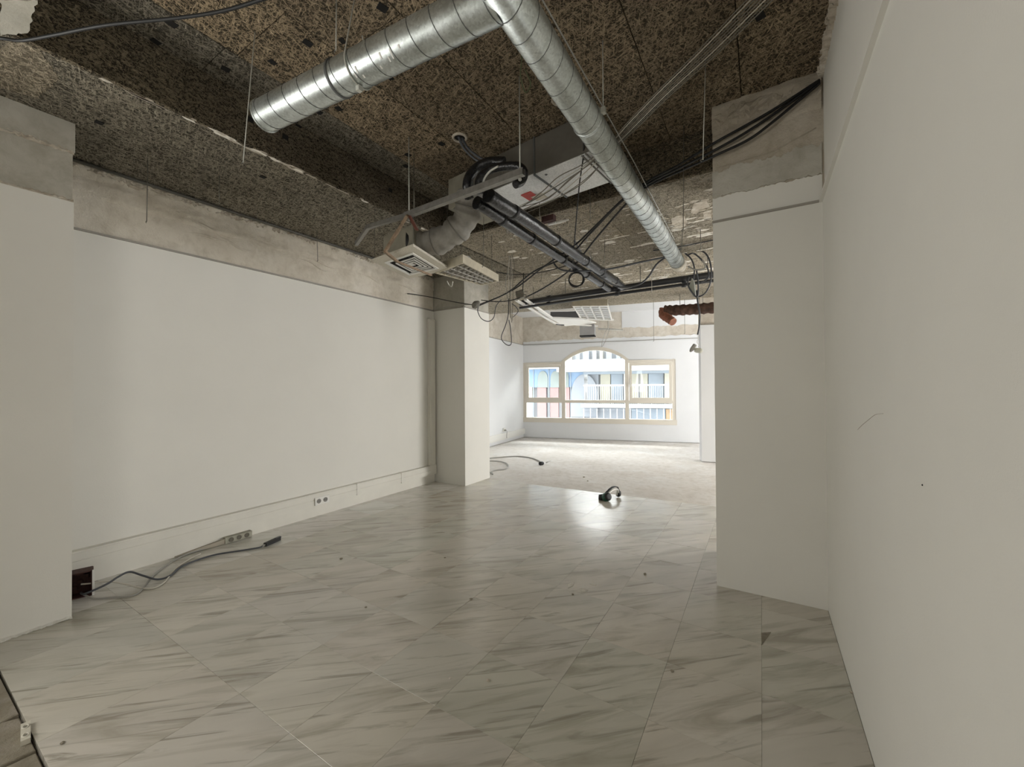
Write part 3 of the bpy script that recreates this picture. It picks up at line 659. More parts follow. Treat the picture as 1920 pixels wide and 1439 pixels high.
def sash(s0, s1, z0, z1):
    mb = MB(); t = 0.075
    fbox(mb, s0, s1, D0-0.035, D0+0.02, z0, z0+t); fbox(mb, s0, s1, D0-0.035, D0+0.02, z1-t, z1)
    fbox(mb, s0, s0+t, D0-0.035, D0+0.02, z0+t, z1-t); fbox(mb, s1-t, s1, D0-0.035, D0+0.02, z0+t, z1-t)
    o = mb.build('sash', M['cream'], wn)
    g_ = MB(); fbox(g_, s0+t-0.01, s1-t+0.01, D0+0.0, D0+0.008, z0+t-0.01, z1-t+0.01); g_.build('pane', M['glass'], o)
    return o
s1_ = sash(W0+0.065, A0-0.02, 1.125, WZ1-0.08); s2_ = sash(A1+0.025, W1-0.065, 1.125, WZ1-0.08)
h_ = MB(); fbox(h_, A1+0.045, A1+0.075, D0-0.06, D0-0.035, 1.50, 1.72); fbox(h_, A1+0.05, A1+0.07, D0-0.085, D0-0.06, 1.52, 1.62); h_.build('handle', M['white'], s2_)
for (a, b_) in ((W0+0.06, A0-0.015), (A0+0.085, A1-0.085), (A1+0.015, W1-0.06)):
    g_ = MB(); fbox(g_, a, b_, 0.05, 0.058, WZ0+0.09, 1.05); g_.build('pane', M['glass'], wn)
ipa = [far(A0+0.08, 0.05, 1.12)]+[far(s, 0.05, z) for s, z in ip]+[far(A1-0.08, 0.05, 1.12)]
MB().prism(ipa, FN*0.008).build('pane', M['glass'], wn)
# ------------------------------------------------------------------ buildings across the street
FD = 9.0
def frect(mb, u0, v0, u1, v1, d0, d1):       # rectangle given by sight lines on the facade plane, real depth d0..d1
    a = PF(u0, v0, FD); b_ = PF(u1, v1, FD)
    return fbox(mb, min(a[0], b_[0]), max(a[0], b_[0]), FD+d0, FD+d1, min(a[1], b_[1]), max(a[1], b_[1]))
def facade_mat(name, c): return plain(name, tuple(x*0.53 for x in c), 0.8, 0, 0.06, 1.5)
FM = dict(white=facade_mat('facade_white', (0.80, 0.80, 0.78)), blue=facade_mat('facade_blue', (0.36, 0.52, 0.74)), pink=facade_mat('facade_pink', (0.56, 0.36, 0.34)),
          grey=facade_mat('facade_grey', (0.46, 0.49, 0.53)), cream=facade_mat('facade_cream', (0.74, 0.71, 0.58)), green=facade_mat('facade_greengrey', (0.38, 0.43, 0.40)),
          bluegrey=facade_mat('facade_bluegrey', (0.50, 0.57, 0.64)), orange=facade_mat('facade_orange', (0.80, 0.55, 0.33)), pale=facade_mat('facade_pale', (0.56, 0.575, 0.59)))
b1 = empty('arcade_building', far(0.5, FD, -1.5), 'building with blue pointed arches over pink panels across the street', 'building')
mb = MB(); frect(mb, 900, 640, 1094, 900, 0.25, 0.8); mb.build('wall', FM['pale'], b1)
za = PF(1000, 640, FD)[1]; sa = PF(900, 640, FD)[0]; sm_ = PF(1094, 700, FD)[0]; sz = PF(1330, 700, FD)[0]
mb = MB(); fbox(mb, sa, sm_, FD+0.3, FD+0.8, za, 7.4); mb.build('upper_wall', FM['pale'], b1)
def pixp(u, v, d): s, z = PF(u, v, FD); return far(s, FD+d, z)
# blue spandrel band cut by pointed arches
def pointed(u0, u1, vt, vb, n=8):
    w_ = (u1-u0)/2; c_ = (u0+u1)/2; vs_ = vt+(vb-vt)*0.42
    L = [(u0, vb), (u0, vs_)]
    for i in range(1, n): t = i/n; L.append((u0+w_*(1-math.cos(t*math.pi/2)) if False else u0+w_*t**1.6, vs_+(vt-vs_)*math.sin(t*math.pi/2)))
    L.append((c_, vt))
    for i in range(n-1, 0, -1): t = i/n; L.append((u1-w_*t**1.6, vs_+(vt-vs_)*math.sin(t*math.pi/2)))
    return L+[(u1, vs_), (u1, vb)]
mb = MB(); frect(mb, 940, 692, 1094, 726, 0.06, 0.25); mb.build('spandrel', FM['blue'], b1)
for (u0, u1) in ((1008, 1027), (1032, 1051), (1057, 1066)):
    MB().prism([pixp(u, v, 0.0) for u, v in pointed(u0, u1, 696, 727)], FN*0.06).build('arch_panel', FM['green'], b1)
MB().prism([pixp(u, v, 0.0) for u, v in pointed(1071, 1120, 702, 782)], FN*0.05).build('arch_panel', FM['grey'], b1)
for (u0, u1, k) in ((987, 998, 'cream'), (1007, 1024, 'pink'), (1031, 1047, 'pink'), (1056, 1068, 'pink')):
    mb = MB(); frect(mb, u0, 726, u1, 800, 0.05, 0.2); mb.build('panel', FM[k], b1)
for u in (960, 999, 1028, 1069):
    mb = MB(); frect(mb, u, 692, u+2, 800, 0.0, 0.06); mb.build('downpipe', FM['bluegrey'], b1)
mb = MB(); frect(mb, 930, 678, 1049, 692, -0.5, 0.3); mb.build('balcony_slab', FM['white'], b1)
mb = MB(); frect(mb, 985, 755, 999, 781, 0.0, 0.3); mb.build('shutter', FM['bluegrey'], b1)
b2 = empty('balcony_building', far(3.0, FD, -1.5), 'white apartment building with railed balconies across the street', 'building')
mb = MB(); frect(mb, 1094, 640, 1330, 900, 0.35, 1.0); mb.build('wall', FM['pale'], b2)
mb = MB(); fbox(mb, sm_, sz, FD+0.35, FD+1.0, PF(1200, 640, FD)[1]-0.3, 7.4); mb.build('upper_wall', FM['pale'], b2)
mb = MB(); frect(mb, 1050, 678, 1330, 694, -0.9, 0.35); mb.build('balcony_slab', FM['white'], b2)
mb = MB(); frect(mb, 1094, 757, 1330, 765, -0.9, 0.35); mb.build('balcony_slab', FM['white'], b2)
mb = MB(); frect(mb, 1094, 694, 1330, 699, -0.1, 0.35); mb.build('lintel', FM['bluegrey'], b2)
for (u0, v0, u1, v1, k, nm) in ((1095, 700, 1102, 757, 'white', 'column'), (1103, 702, 1122, 757, 'grey', 'shutter'), (1125, 702, 1144, 757, 'cream', 'curtain'), (1145, 698, 1168, 757, 'bluegrey', 'window'),
                                (1169, 698, 1176, 757, 'white', 'column'), (1184, 700, 1197, 757, 'cream', 'curtain'), (1201, 700, 1215, 757, 'cream', 'curtain'), (1216, 701, 1245, 757, 'bluegrey', 'window'), (1246, 698, 1256, 757, 'cream', 'column'),
                                (1108, 766, 1172, 790, 'grey', 'window'), (1184, 767, 1248, 788, 'bluegrey', 'window'), (1249, 768, 1262, 790, 'orange', 'awning')):
    mb = MB(); frect(mb, u0, v0, u1, v1, 0.2 if nm != 'column' else 0.0, 0.36); mb.build(nm, FM[k], b2)
mb = MB(); frect(mb, 1098, 722, 1265, 723.5, -0.85, -0.8); mb.build('handrail', FM['white'], b2)
for k in range(42):
    u = 1100+k*4.0; mb = MB(); frect(mb, u, 723, u+(1.6 if k % 6 == 0 else 0.8), 757, -0.84, -0.81); mb.build('baluster', FM['white'], b2)
for k in range(14):
    u = 1098+k*12; mb = MB(); frect(mb, u, 765, u+1.6, 786, -0.84, -0.81); mb.build('baluster', FM['white'], b2)
for k, (u0, u1) in enumerate(((1062, 1072), (1078, 1087), (1092, 1104), (1110, 1118), (1124, 1130), (1136, 1147), (1155, 1163), (1170, 1176), (1190, 1205), (1220, 1236))):
    mb = MB(); frect(mb, u0, 655, u1, 679, 0.1, 0.36); mb.build('window', FM[('cream', 'grey', 'bluegrey', 'pale')[k % 4]], b2)
mb = MB(); fbox(mb, -9, 14, 0.6, FD+1, -3.2, -3.0); struct(mb.build('street', FM['pale']), 'pale street between the two buildings', 'street')
# ------------------------------------------------------------------ spiral ducts
def duct_seams(p, q, r, pitch, phase=0.0):
    p = Vector(p); q = Vector(q); ax = (q-p); L = ax.length; ax.normalize(); a = ax.orthogonal().normalized(); b_ = ax.cross(a)
    n = int(L/pitch*18); out = []
    for i in range(n+1):
        t = i/n*L; an = 2*math.pi*(t/pitch)+phase; out.append(p+ax*t+(a*math.cos(an)+b_*math.sin(an))*(r+0.0006))
    return MB().tube(out, 0.0026, 4)
def ring(mb, c, ax, r, t): return mb.lathe(c, ax, [(-t, r), (-t, r+0.006), (t, r+0.006), (t, r)], 32)
ZD = 3.165; RD = 0.088
yj, xj = 1.40, -0.905
dA = empty('spiral_duct', (-1.7, yj, ZD), 'short galvanised spiral duct branch with an open end, hung by a wire loop', 'duct')
A_, B_ = Vector((-2.555, 1.285, ZD)), Vector((xj-0.03, 1.425, ZD)); axA = (B_-A_).normalized()
mb = MB().tube([A_, B_], RD, 32, False); mb.tube([A_+axA*0.004, B_], RD-0.003, 32, False); mb.build('pipe', M['galv'], dA)
duct_seams(A_, B_, RD, 0.128, 0.4).build('seam', M['seam'], dA)
ring(MB(), A_+axA*0.006, axA, RD-0.002, 0.006).build('end_rim', M['galv'], dA)
c = A_.lerp(B_, 0.40); mbb = MB(); ring(mbb, c, axA, RD, 0.006); mbb.build('coupling_band', M['seam'], dA)
c = A_.lerp(B_, 0.49); loop = [c+Vector((axA.y*-1, axA.x, 0))*0.0+Vector((-axA.y, axA.x, 0))*(RD+0.005)*math.cos(t)+Vector((0, 0, (RD+0.005)*math.sin(t))) for t in [math.pi*0.95+math.pi*1.1*i/16 for i in range(17)]]
top_ = c+Vector((0.01, -0.01, ZC-ZD)); loop = [top_]+loop+[c+Vector((0, 0.02, RD+0.1))]
MB().tube(loop, 0.0035, 6).build('hanger_wire', M['palewire'], dA)
MB().box(c+Vector((-0.012, -0.012, -RD-0.03)), c+Vector((0.012, 0.012, -RD-0.004))).build('wire_clip', M['palewire'], dA)
# paint drips
for k in range(9):
    t = random.uniform(0.5, 0.72); an = random.uniform(-2.4, -1.9); c = A_.lerp(B_, t); side = Vector((-axA.y, axA.x, 0))
    p_ = c+side*RD*math.cos(an)*1.005+Vector((0, 0, RD*math.sin(an)*1.005)); d_ = side*-math.sin(an)+Vector((0, 0, math.cos(an)))
    MB().obox(p_, d_, axA, d_.cross(axA), random.uniform(0.006, 0.015), 0.004, 0.0012).build('paint_drip', M['white'], dA)
dB = empty('spiral_duct', (xj, 3.5, ZD), 'long galvanised spiral duct running toward the window room', 'duct')
A2, B2 = Vector((xj+0.01, 1.30, ZD)), Vector((-0.935, 5.72, ZD)); axB = (B2-A2).normalized()
MB().tube([A2, B2], RD+0.002, 32).build('pipe', M['galv'], dB)
duct_seams(A2, B2, RD+0.002, 0.128, 1.2).build('seam', M['seam'], dB)
mb = MB(); ring(mb, A2.lerp(B2, 0.245), axB, RD+0.002, 0.008); mb.build('coupling_band', M['galv'], dB)
c = A2.lerp(B2, 0.245)+Vector((RD+0.012, 0, 0.03)); MB().box(c-Vector((0.012, 0.014, 0.018)), c+Vector((0.014, 0.014, 0.018))).build('band_clamp', M['palewire'], dB)
MB().tube([c, c+Vector((0, 0, ZC-c.z))], 0.0035, 6).build('hanger_wire', M['palewire'], dB)
MB().lathe(B2, axB, [(-0.02, RD+0.008), (0.14, RD+0.010), (0.20, RD*0.9), (0.30, RD*0.75), (0.33, RD*0.5)], 24).build('wrapped_end', plain('cloth_wrap', (0.66, 0.62, 0.53), 0.8, 0, 0.2, 20, 0.6), dB)
MB().tube([(xj+RD+0.008, 1.35, ZD+0.06), (xj+RD+0.004, 3.1, ZD+0.065), (-0.935+RD, 5.0, ZD+0.06)], 0.004, 6).build('side_wire', M['greycab'], dB)
# ------------------------------------------------------------------ rectangular air duct by the cross beam
ad = empty('rectangular_air_duct', (-1.9, 3.2, 3.3), 'bright sheet-metal rectangular duct under the cross beam', 'duct')
e0 = Vector((-2.66, 3.105, 0)); e1 = Vector((-0.86, 2.885, 0)); ex = (e1-e0).normalized(); ey = Vector((-ex.y, ex.x, 0))
def duct_sec(t0, t1, z0, z1, w_, name, m_, off=0.0):
    c = e0+ex*((t0+t1)/2)+ey*(w_/2+off)+Vector((0, 0, (z0+z1)/2)); return MB().obox(c, ex, ey, (0,0,1), (t1-t0)/2, w_/2, (z1-z0)/2).build(name, m_, ad)
duct_sec(0.0, 0.34, 3.30, 3.60, 0.50, 'end_section', M['panelgrey'])
duct_sec(0.345, 1.06, 3.305, 3.60, 0.50, 'middle_section', M['galvbright'])
duct_sec(1.075, 1.60, 3.295, 3.595, 0.52, 'straight_section', M['galvbright'])
for t in (0.345, 1.067): duct_sec(t-0.007, t+0.007, 3.285, 3.61, 0.53, 'flange', M['seam'], -0.012)
c = e0+ex*0.80+ey*0.30+Vector((0, 0, 3.302)); MB().obox(c, ex, ey, (0,0,1), 0.055, 0.075, 0.004).build('label_plate', M['red'], ad)
c = e0+ex*0.86+ey*0.36+Vector((0, 0, 3.299)); MB().obox(c, ex, ey, (0,0,1), 0.06, 0.05, 0.003).build('label_plate', M['board'], ad)
duct_sec(0.36, 1.06, 3.308, 3.6, 0.012, 'front_lining', M['panelbrown'], -0.013); duct_sec(1.08, 1.60, 3.30, 3.595, 0.012, 'front_lining', M['panelbrown'], -0.013)
for t in (1.14, 1.5):
    c = e0+ex*t+ey*0.06+Vector((0, 0, 3.292)); MB().lathe(c, (0,0,1), [(0, 0.012), (0.006, 0.012)], 10).build('bolt', M['seam'], ad)
# two thin parallel drop rods under it
for k, (q0, q1) in enumerate((((1091, 292), (1146, 344)), ((1098, 288), (1150, 338)))):
    o = MB().tube([PZ(*q0, 3.27), PZ(*q1, 3.27)], 0.007, 8).build('steel_rod', M['strut'])
    tag(o, ('thin grey rod under the bright duct, the one further from the window', 'thin grey rod under the bright duct, the one nearer the spiral duct')[k], 'rod', 'twin rods under the bright duct')
# ------------------------------------------------------------------ lagged pipes and hoses
def lagged(name, pts, r, label, cat, group, m_, seed):
    rr = random.Random(seed); P_ = smooth_path(pts, 5); e_ = empty(name, P_[0], label, cat, group)
    MB().tube(P_, r, 14).build('lagging', m_, e_)
    L = [(P_[i]-P_[i-1]).length for i in range(1, len(P_))]; tot = sum(L); t = 0.35
    while t < tot-0.2:
        acc = 0
        for i, l in enumerate(L):
            if acc+l >= t:
                c = P_[i].lerp(P_[i+1], (t-acc)/l); d = (P_[i+1]-P_[i]).normalized()
                MB().lathe(c, d, [(-0.02, r+0.0005), (-0.02, r+0.004), (0.02, r+0.004), (0.02, r+0.0005)], 14).build('tape_band', M['black'], e_); break
            acc += l
        t += rr.uniform(0.5, 0.8)
    return e_
ZP = 2.985
pa = lagged('lagged_pipe', [PZ(893, 380, 3.0), PZ(915, 392, ZP+0.01), (-1.93, 3.2, ZP), (-1.93, 4.4, ZP), (-1.93, 5.55, ZP), (-1.92, 5.9, ZP-0.01)], 0.052, 'black lagged pipe with silver sheen, the left of the pair', 'pipe', 'pair of lagged pipes', M['foam'], 1)
pb = lagged('lagged_pipe', [PZ(915, 366, 3.0), PZ(938, 382, ZP+0.01), (-1.76, 3.2, ZP+0.01), (-1.74, 4.4, ZP), (-1.72, 5.5, ZP), (-1.72, 5.9, ZP-0.01)], 0.055, 'black lagged pipe with silver sheen, the right of the pair', 'pipe', 'pair of lagged pipes', M['foam'], 2)
hz = [((880, 372), 3.02), ((876, 352), 3.08), ((880, 332), 3.16), ((896, 314), 3.24), ((920, 304), 3.27), ((946, 304), 3.25)]
MBh = MB().tube(smooth_path([PZ(u, v, z-0.02) for (u, v), z in hz], 7), 0.038, 12).build('lagged_hose', M['foam'])
tag(MBh, 'outer thick black hose bending up to the duct', 'hose', 'black hoses at the duct')
hz = [((900, 362), 3.03), ((897, 346), 3.09), ((903, 330), 3.15), ((920, 318), 3.20), ((945, 312), 3.20), ((972, 312), 3.17), ((983, 324), 3.12), ((978, 340), 3.06), ((966, 346), 3.02)]
tag(MB().tube(smooth_path([PZ(u, v, z-0.05) for (u, v), z in hz], 7), 0.030, 12).build('lagged_hose', M['foam']), 'inner black hose curling round beside the strut end', 'hose', 'black hoses at the duct')
tag(MB().tube(smooth_path([PZ(u, v, 3.04) for u, v in ((905, 352), (908, 336), (918, 322), (934, 312))], 6), 0.007, 8).build('copper_pipe', M['palewire']), 'thin shiny pipe curving inside the black hoses', 'pipe')
# support rail (strut) on its wires
st = empty('steel_strut', (-2.4, 2.40, 2.95), 'long grey strut rail carrying the black pipes', 'rail')
sp_ = [PZ(690, 426, 2.95), PZ(760, 405, 2.95), PZ(982, 322, 2.95)]
def channel(mb, p, q, w_=0.04, h=0.04, t=0.005):
    d = (q-p).normalized(); sd_ = d.cross(Vector((0,0,1))).normalized(); c = (p+q)/2; L = (q-p).length/2
    mb.obox(c-Vector((0,0,h/2)), d, sd_, (0,0,1), L, w_/2, t/2)
    for s_ in (-1, 1): mb.obox(c+sd_*s_*(w_/2-t/2), d, sd_, (0,0,1), L, t/2, h/2)
    for s_ in (-1, 1): mb.obox(c+sd_*s_*(w_/2-0.006)+Vector((0,0,h/2)), d, sd_, (0,0,1), L, 0.006, t/2)
channel(MB(), sp_[0], sp_[2]).build('channel', M['strut'], st) if False else None
mb = MB(); channel(mb, sp_[1], sp_[2]); mb.build('channel', M['strut'], st)
mb = MB(); channel(mb, sp_[0], sp_[1], 0.03, 0.03); mb.build('flat_end', M['strut'], st)
mb = MB(); channel(mb, PZ(668, 458, 2.95), sp_[0], 0.03, 0.03); mb.build('bent_end', M['strut'], st)
for (u, v) in ((975, 326), (767, 404)):
    p = PZ(u, v, 2.96); MB().tube([p+Vector((0,0,-0.05)), Vector((p.x, p.y, ZC))], 0.0045, 6).build('hanger_wire', M['palewire'], st)
    MB().lathe(p+Vector((0,0,-0.045)), (0,0,1), [(0, 0.012), (0.012, 0.012)], 6, False).build('nut', M['palewire'], st)
# brown angle straps hanging from the strut to the diffuser
bs = empty('steel_strap', PZ(764, 402, 2.93), 'brown bent strap slung from the strut under the diffuser', 'strap')
q = [PZ(764, 404, 2.93), PZ(748, 430, 2.85), PZ(722, 472, 2.735), PZ(745, 491, 2.70), PZ(808, 516, 2.70)]
for a, b_ in zip(q[:-1], q[1:]): MB().bar(a, b_, 0.032, 0.020, (0.3, -0.5, 0.8)).build('strap_length', M['brownstrap'], bs)
MB().bar(PZ(767, 404, 2.93), PZ(782, 432, 2.86), 0.035, 0.005, (0.3, -0.5, 0.8)).build('strap_length', plain('dark_red_strap', (0.12, 0.035, 0.02), 0.7), bs)
# flexible grey duct elbow
fx = empty('flexible_duct', PZ(890, 372, 3.25), 'dusty grey wrapped flexible duct elbow dropping to the diffuser', 'duct')
fp_ = [PZ(884, 362, 3.26), PZ(880, 385, 3.16), PZ(872, 412, 3.05), PZ(850, 436, 2.95), PZ(822, 452, 2.90), PZ(790, 458, 2.885), PZ(775, 458, 2.885)]
fpath = smooth_path(fp_, 8)
MB().tube(fpath, 0.125, 20, rfun=lambda t: 0.118+0.010*math.sin(t*31)+0.006*math.sin(t*77)).build('wrap', M['flex'], fx)
for i in (9, 22, 33):
    d = (fpath[i+1]-fpath[i-1]).normalized(); MB().lathe(fpath[i], d, [(-0.006, 0.12), (-0.006, 0.129), (0.006, 0.129), (0.006, 0.12)], 20).build('fold_band', plain('wrap_fold', (0.17, 0.16, 0.14), 0.8), fx)
MB().lathe(fpath[-1], (fpath[-1]-fpath[-2]).normalized(), [(-0.03, 0.133), (0.02, 0.135), (0.05, 0.128)], 20).build('collar', M['black'], fx)
# diffuser in its board
df = empty('air_diffuser', PZ(768, 490, 2.75), 'square white louvred diffuser in a speckled board, hanging askew', 'diffuser')
cq = [PZ(698, 490, 2.75), PZ(775, 462, 2.75), PZ(844, 506, 2.75), PZ(766, 523, 2.75)]
dc = sum(cq, Vector())/4
def quad_ring(mb, Q, k0, k1, z0, z1):
    c = sum(Q, Vector())/4; a = [c+(p-c)*k0 for p in Q]; b_ = [c+(p-c)*k1 for p in Q]
    for i in range(4):
        j = (i+1) % 4; e = Vector((0, 0, z1-z0)); P_ = [a[i], a[j], b_[j], b_[i]]
        mb.prism([p+Vector((0,0,z0)) for p in P_], e)
    return mb
quad_ring(MB(), cq, 1.0, 0.68, 0.0, 0.022).build('board', M['board'], df)
quad_ring(MB(), cq, 0.70, 0.61, -0.006, 0.008).build('grille_frame', M['white'], df)
for k, (a_, b2_) in enumerate(((0.47, 0.41), (0.345, 0.285), (0.22, 0.16))): quad_ring(MB(), [p+(dc-cq[0])*0.05 for p in cq], a_, b2_, -0.002, 0.004).build('louvre_ring', M['white'], df)
MB().prism([dc+(p-dc)*0.6+Vector((0,0,0.05)) for p in cq], (0, 0, 0.004)).build('dark_throat', M['dark'], df)
MB().prism([dc+(p-dc)*0.11+Vector((0,0,0.004)) for p in cq], (0, 0, 0.02)).build('centre_plate', M['white'], df)
MB().prism([dc+(p-dc)*0.66+Vector((0,0,0.012)) for p in cq], (0, 0, 0.006)).build('backing', M['dark'], df)
ex2 = (cq[1]-cq[0]).normalized(); ey2 = (cq[3]-cq[0]).normalized()
MB().prism([dc+(p-dc)*0.72+Vector((0,0,0.037)) for p in cq], (0, 0, 0.22)).build('plenum_box', M['panelgrey'], df)
for (u, v) in ((775, 466), (702, 489), (838, 506)):
    p = PZ(u, v, 2.76); MB().tube([p, Vector((p.x+0.01, p.y, ZC if p.x > XB else ZS))], 0.0028, 5).build('hanger_wire', M['wire'], df)
# louvre light next to it
ll = empty('louvre_light', PZ(868, 508, 2.75), 'loose fluorescent light with a grey louvre grid beside the diffuser', 'light')
lq = [PZ(815, 512, 2.75), PZ(868, 492, 2.75), PZ(935, 528, 2.75), PZ(903, 535, 2.75)]
lx = (lq[2]-lq[1]); lw = (lq[0]-lq[1]); n_ = 9
quad_ring(MB(), lq, 1.0, 0.93, -0.004, 0.075).build('housing_frame', M['beige'], ll)
MB().prism([p+Vector((0,0,0.075)) for p in lq], (0, 0, 0.006)).build('housing_back', M['beige'], ll)
lc = sum(lq, Vector())/4
def biq(s_, t_): return (lq[1].lerp(lq[2], s_)).lerp(lq[0].lerp(lq[3], s_), t_)
for i in range(1, 10):
    a, b_ = biq(i/10, 0.05), biq(i/10, 0.95); MB().bar(a+Vector((0,0,0.02)), b_+Vector((0,0,0.02)), 0.004, 0.04).build('louvre_blade', M['louvre'], ll)
for i in range(1, 4):
    a, b_ = biq(0.03, i/4), biq(0.97, i/4); MB().bar(a+Vector((0,0,0.02)), b_+Vector((0,0,0.02)), 0.006, 0.045).build('lamp_channel', M['louvre'], ll)
for (s_, t_) in ((0.1, 0.2), (0.9, 0.2)):
    p = biq(s_, t_)+Vector((0,0,0.08)); MB().tube([p, Vector((p.x, p.y, ZS if (p.y > YC or p.x < XB) else ZC))], 0.0028, 5).build('hanger_wire', M['wire'], ll)
MB().tube(smooth_path([PZ(838, 527, 2.745), PZ(842, 535, 2.71), PZ(847, 537, 2.69), PZ(849, 528, 2.73)], 5), 0.006, 6).build('tie', M['palewire'], ll)
MB().lathe(PZ(862, 497, 2.86), (1, 0.1, 0), [(-0.1, 0.08), (0.12, 0.08)], 16).build('spigot', M['flex'], ll)
# ------------------------------------------------------------------ black drain pipes across the room
for k, (z, y, r, lab) in enumerate(((3.00, 6.05, 0.045, 'thick black drain pipe crossing the ceiling'), (2.915, 6.03, 0.022, 'thin dark pipe hung just under the thick drain pipe'))):
    e_ = empty('drain_pipe', (-2.0, y, z), lab, 'pipe')
    MB().tube([(-3.55, y-0.02, z-0.03), (-2.0, y, z), (0.6, y, z+0.02)], r, 16).build('pipe', M['pvc'], e_)
    for x in (-3.0, -1.85, -0.9): MB().lathe((x, y-0.001, z-0.011 if x < -2 else z), (1, 0, 0), [(-0.03, r+0.001), (-0.03, r+0.008), (0.03, r+0.008), (0.03, r+0.001)], 16).build('coupling', M['pvc'], e_)
    for x in (-2.7, -1.5, -0.6): MB().tube([(x, y, z+r), (x, y, ZS)], 0.004, 5).build('hanger_wire', M['wire'], e_)
MB().lathe((-1.82, 6.03, 2.90), (0, 0, 1), [(0, 0.03), (0.10, 0.03)], 12).build('pipe_tee', M['pvc'])
tag(bpy.data.objects['pipe_tee'], 'short black upright tee where the lagged pipes meet the drain', 'pipe')
bk_ = empty('wall_bracket', PZ(1030, 415, ZS), 'rusty open box with a white clip under the soffit beyond the bright duct', 'bracket')
MB().bar(PZ(1018, 414, ZS-0.03), PZ(1040, 408, ZS-0.03), 0.06, 0.055).build('rusty_box', M['boxbrown'], bk_)
MB().bar(PZ(1028, 421, ZS-0.045), PZ(1042, 418, ZS-0.045), 0.03, 0.02).build('white_clip', M['white'], bk_)
MB().bar(PZ(1042, 418, ZS-0.04), PZ(1066, 412, ZS-0.04), 0.02, 0.012).build('white_strip', M['ivory'], bk_)
# ------------------------------------------------------------------ rust brown duct, far right
rb = empty('lagged_duct', PY(1290, 580, 8.3), 'rust brown wrinkled duct with a drooping elbow end', 'duct')
rp = [PY(1246, 583, 8.3), PY(1290, 581, 8.3), PY(1345, 577, 8.3), PY(1420, 573, 8.3)]
rq = smooth_path(rp, 14); rng = random.Random(3)
MB().tube(rq, 0.10, 18, rfun=lambda t: 0.098+0.010*math.sin(t*75)+0.006*rng.random()).build('lagging', M['rustwrap'], rb)
MB().tube(smooth_path([PY(1246, 580, 8.3), PY(1244, 590, 8.28), PY(1254, 598, 8.22), PY(1262, 604, 8.15)], 6), 0.085, 16, rfun=lambda t: 0.098-0.025*t+0.006*math.sin(t*40)).build('elbow', plain('copper_brown_lagging', (0.22, 0.085, 0.05), 0.8, 0, 0.4, 20, 0.6), rb)
for u in (1275, 1318): p = PY(u, 572, 8.3); MB().tube([p, Vector((p.x, p.y, ZS))], 0.005, 5).build('hanger_wire', M['wire'], rb)
# ------------------------------------------------------------------ far ceiling grid remains: frame, light, void, grey box
gq = lambda u, v, z=2.93: PZ(u, v, z)
tb = empty('ceiling_grid_frame', gq(1060, 595), 'white remains of a suspended ceiling grid round a black opening', 'frame')
for (a, b_) in (((968, 563), (1040, 606)), ((985, 562), (1034, 596)), ((1034, 596), (1150, 600)), ((1040, 606), (1120, 612)), ((1030, 583), (1078, 582))):
    MB().bar(gq(*a), gq(*b_), 0.05, 0.03).build('grid_rail', M['white'], tb)
MB().prism([gq(1032, 582, 2.945), gq(1079, 582, 2.945), gq(1086, 596, 2.945), gq(1032, 597, 2.945)], (0, 0, 0.006)).build('black_opening', M['dark'], tb)
MB().prism([gq(1032, 598, 2.925), gq(1090, 599, 2.925), gq(1118, 606, 2.925), gq(1060, 612, 2.925)], (0, 0, 0.02)).build('white_tile', M['white'], tb)
for (a, b_) in (((1044, 607), (1056, 609)),): MB().bar(gq(*a), gq(*b_), 0.06, 0.05).build('black_clip', M['black'], tb)
for (u, v) in ((1000, 575), (1110, 600)): p = gq(u, v); MB().tube([p, Vector((p.x, p.y, ZS))], 0.004, 5).build('hanger_wire', M['wire'], tb)
fg = empty('louvre_light', gq(1110, 585), 'white louvred light panel hanging beside the black ceiling opening', 'light')
fq = [gq(1073, 574, 2.94), gq(1140, 573, 2.90), gq(1148, 601, 2.90), gq(1089, 598, 2.94)]
quad_ring(MB(), fq, 1.0, 0.93, -0.005, 0.03).build('frame', M['white'], fg)
MB().prism([p+Vector((0,0,0.02)) for p in fq], (0, 0, 0.01)).build('panel', M['tube'], fg)
for i in range(1, 4):
    a = fq[0].lerp(fq[1], i/4); b_ = fq[3].lerp(fq[2], i/4); MB().bar(a, b_, 0.03, 0.02).build('louvre_blade', M['louvre'], fg)
for i in range(1, 7):
    a = fq[0].lerp(fq[3], i/7); b_ = fq[1].lerp(fq[2], i/7); MB().bar(a+Vector((0,0,0.008)), b_+Vector((0,0,0.008)), 0.012, 0.012).build('cross_blade', M['louvre'], fg)
MB().bar(fq[0]+Vector((0,-0.01,0.05)), fq[1]+Vector((0,-0.01,0.05)), 0.03, 0.11).build('side_housing', M['beige'], fg)
for i in (0.25, 0.75): p = fq[0].lerp(fq[1], i)+Vector((0,0,0.1)); MB().tube([p, Vector((p.x, p.y, ZS))], 0.004, 5).build('hanger_wire', M['wire'], fg)
MB().tube(smooth_path([gq(1140, 600, 2.92), gq(1141, 612, 2.86), gq(1133, 628, 2.78), gq(1128, 650, 2.66), gq(1134, 642, 2.70), gq(1143, 616, 2.84)], 6), 0.006, 5).build('lead', M['greycab'], fg)
gb = empty('junction_box', PY(1102, 620, 9.0), 'grey metal box with an open dark underside below the ceiling grid', 'box')
c = PY(1102, 620, 9.0); MB().obox(c, FU, FN, (0,0,1), 0.17, 0.12, 0.13).build('body', plain('grey_box_metal', (0.42, 0.42, 0.43), 0.5, 0.2, 0.1, 5), gb)
MB().obox(c-Vector((0,0,0.137)), FU, FN, (0,0,1), 0.175, 0.125, 0.012).build('dark_underside', M['dark'], gb)
MB().tube([c+Vector((0,0,0.13)), Vector((c.x, c.y, ZC))], 0.005, 5).build('hanger_wire', M['wire'], gb)
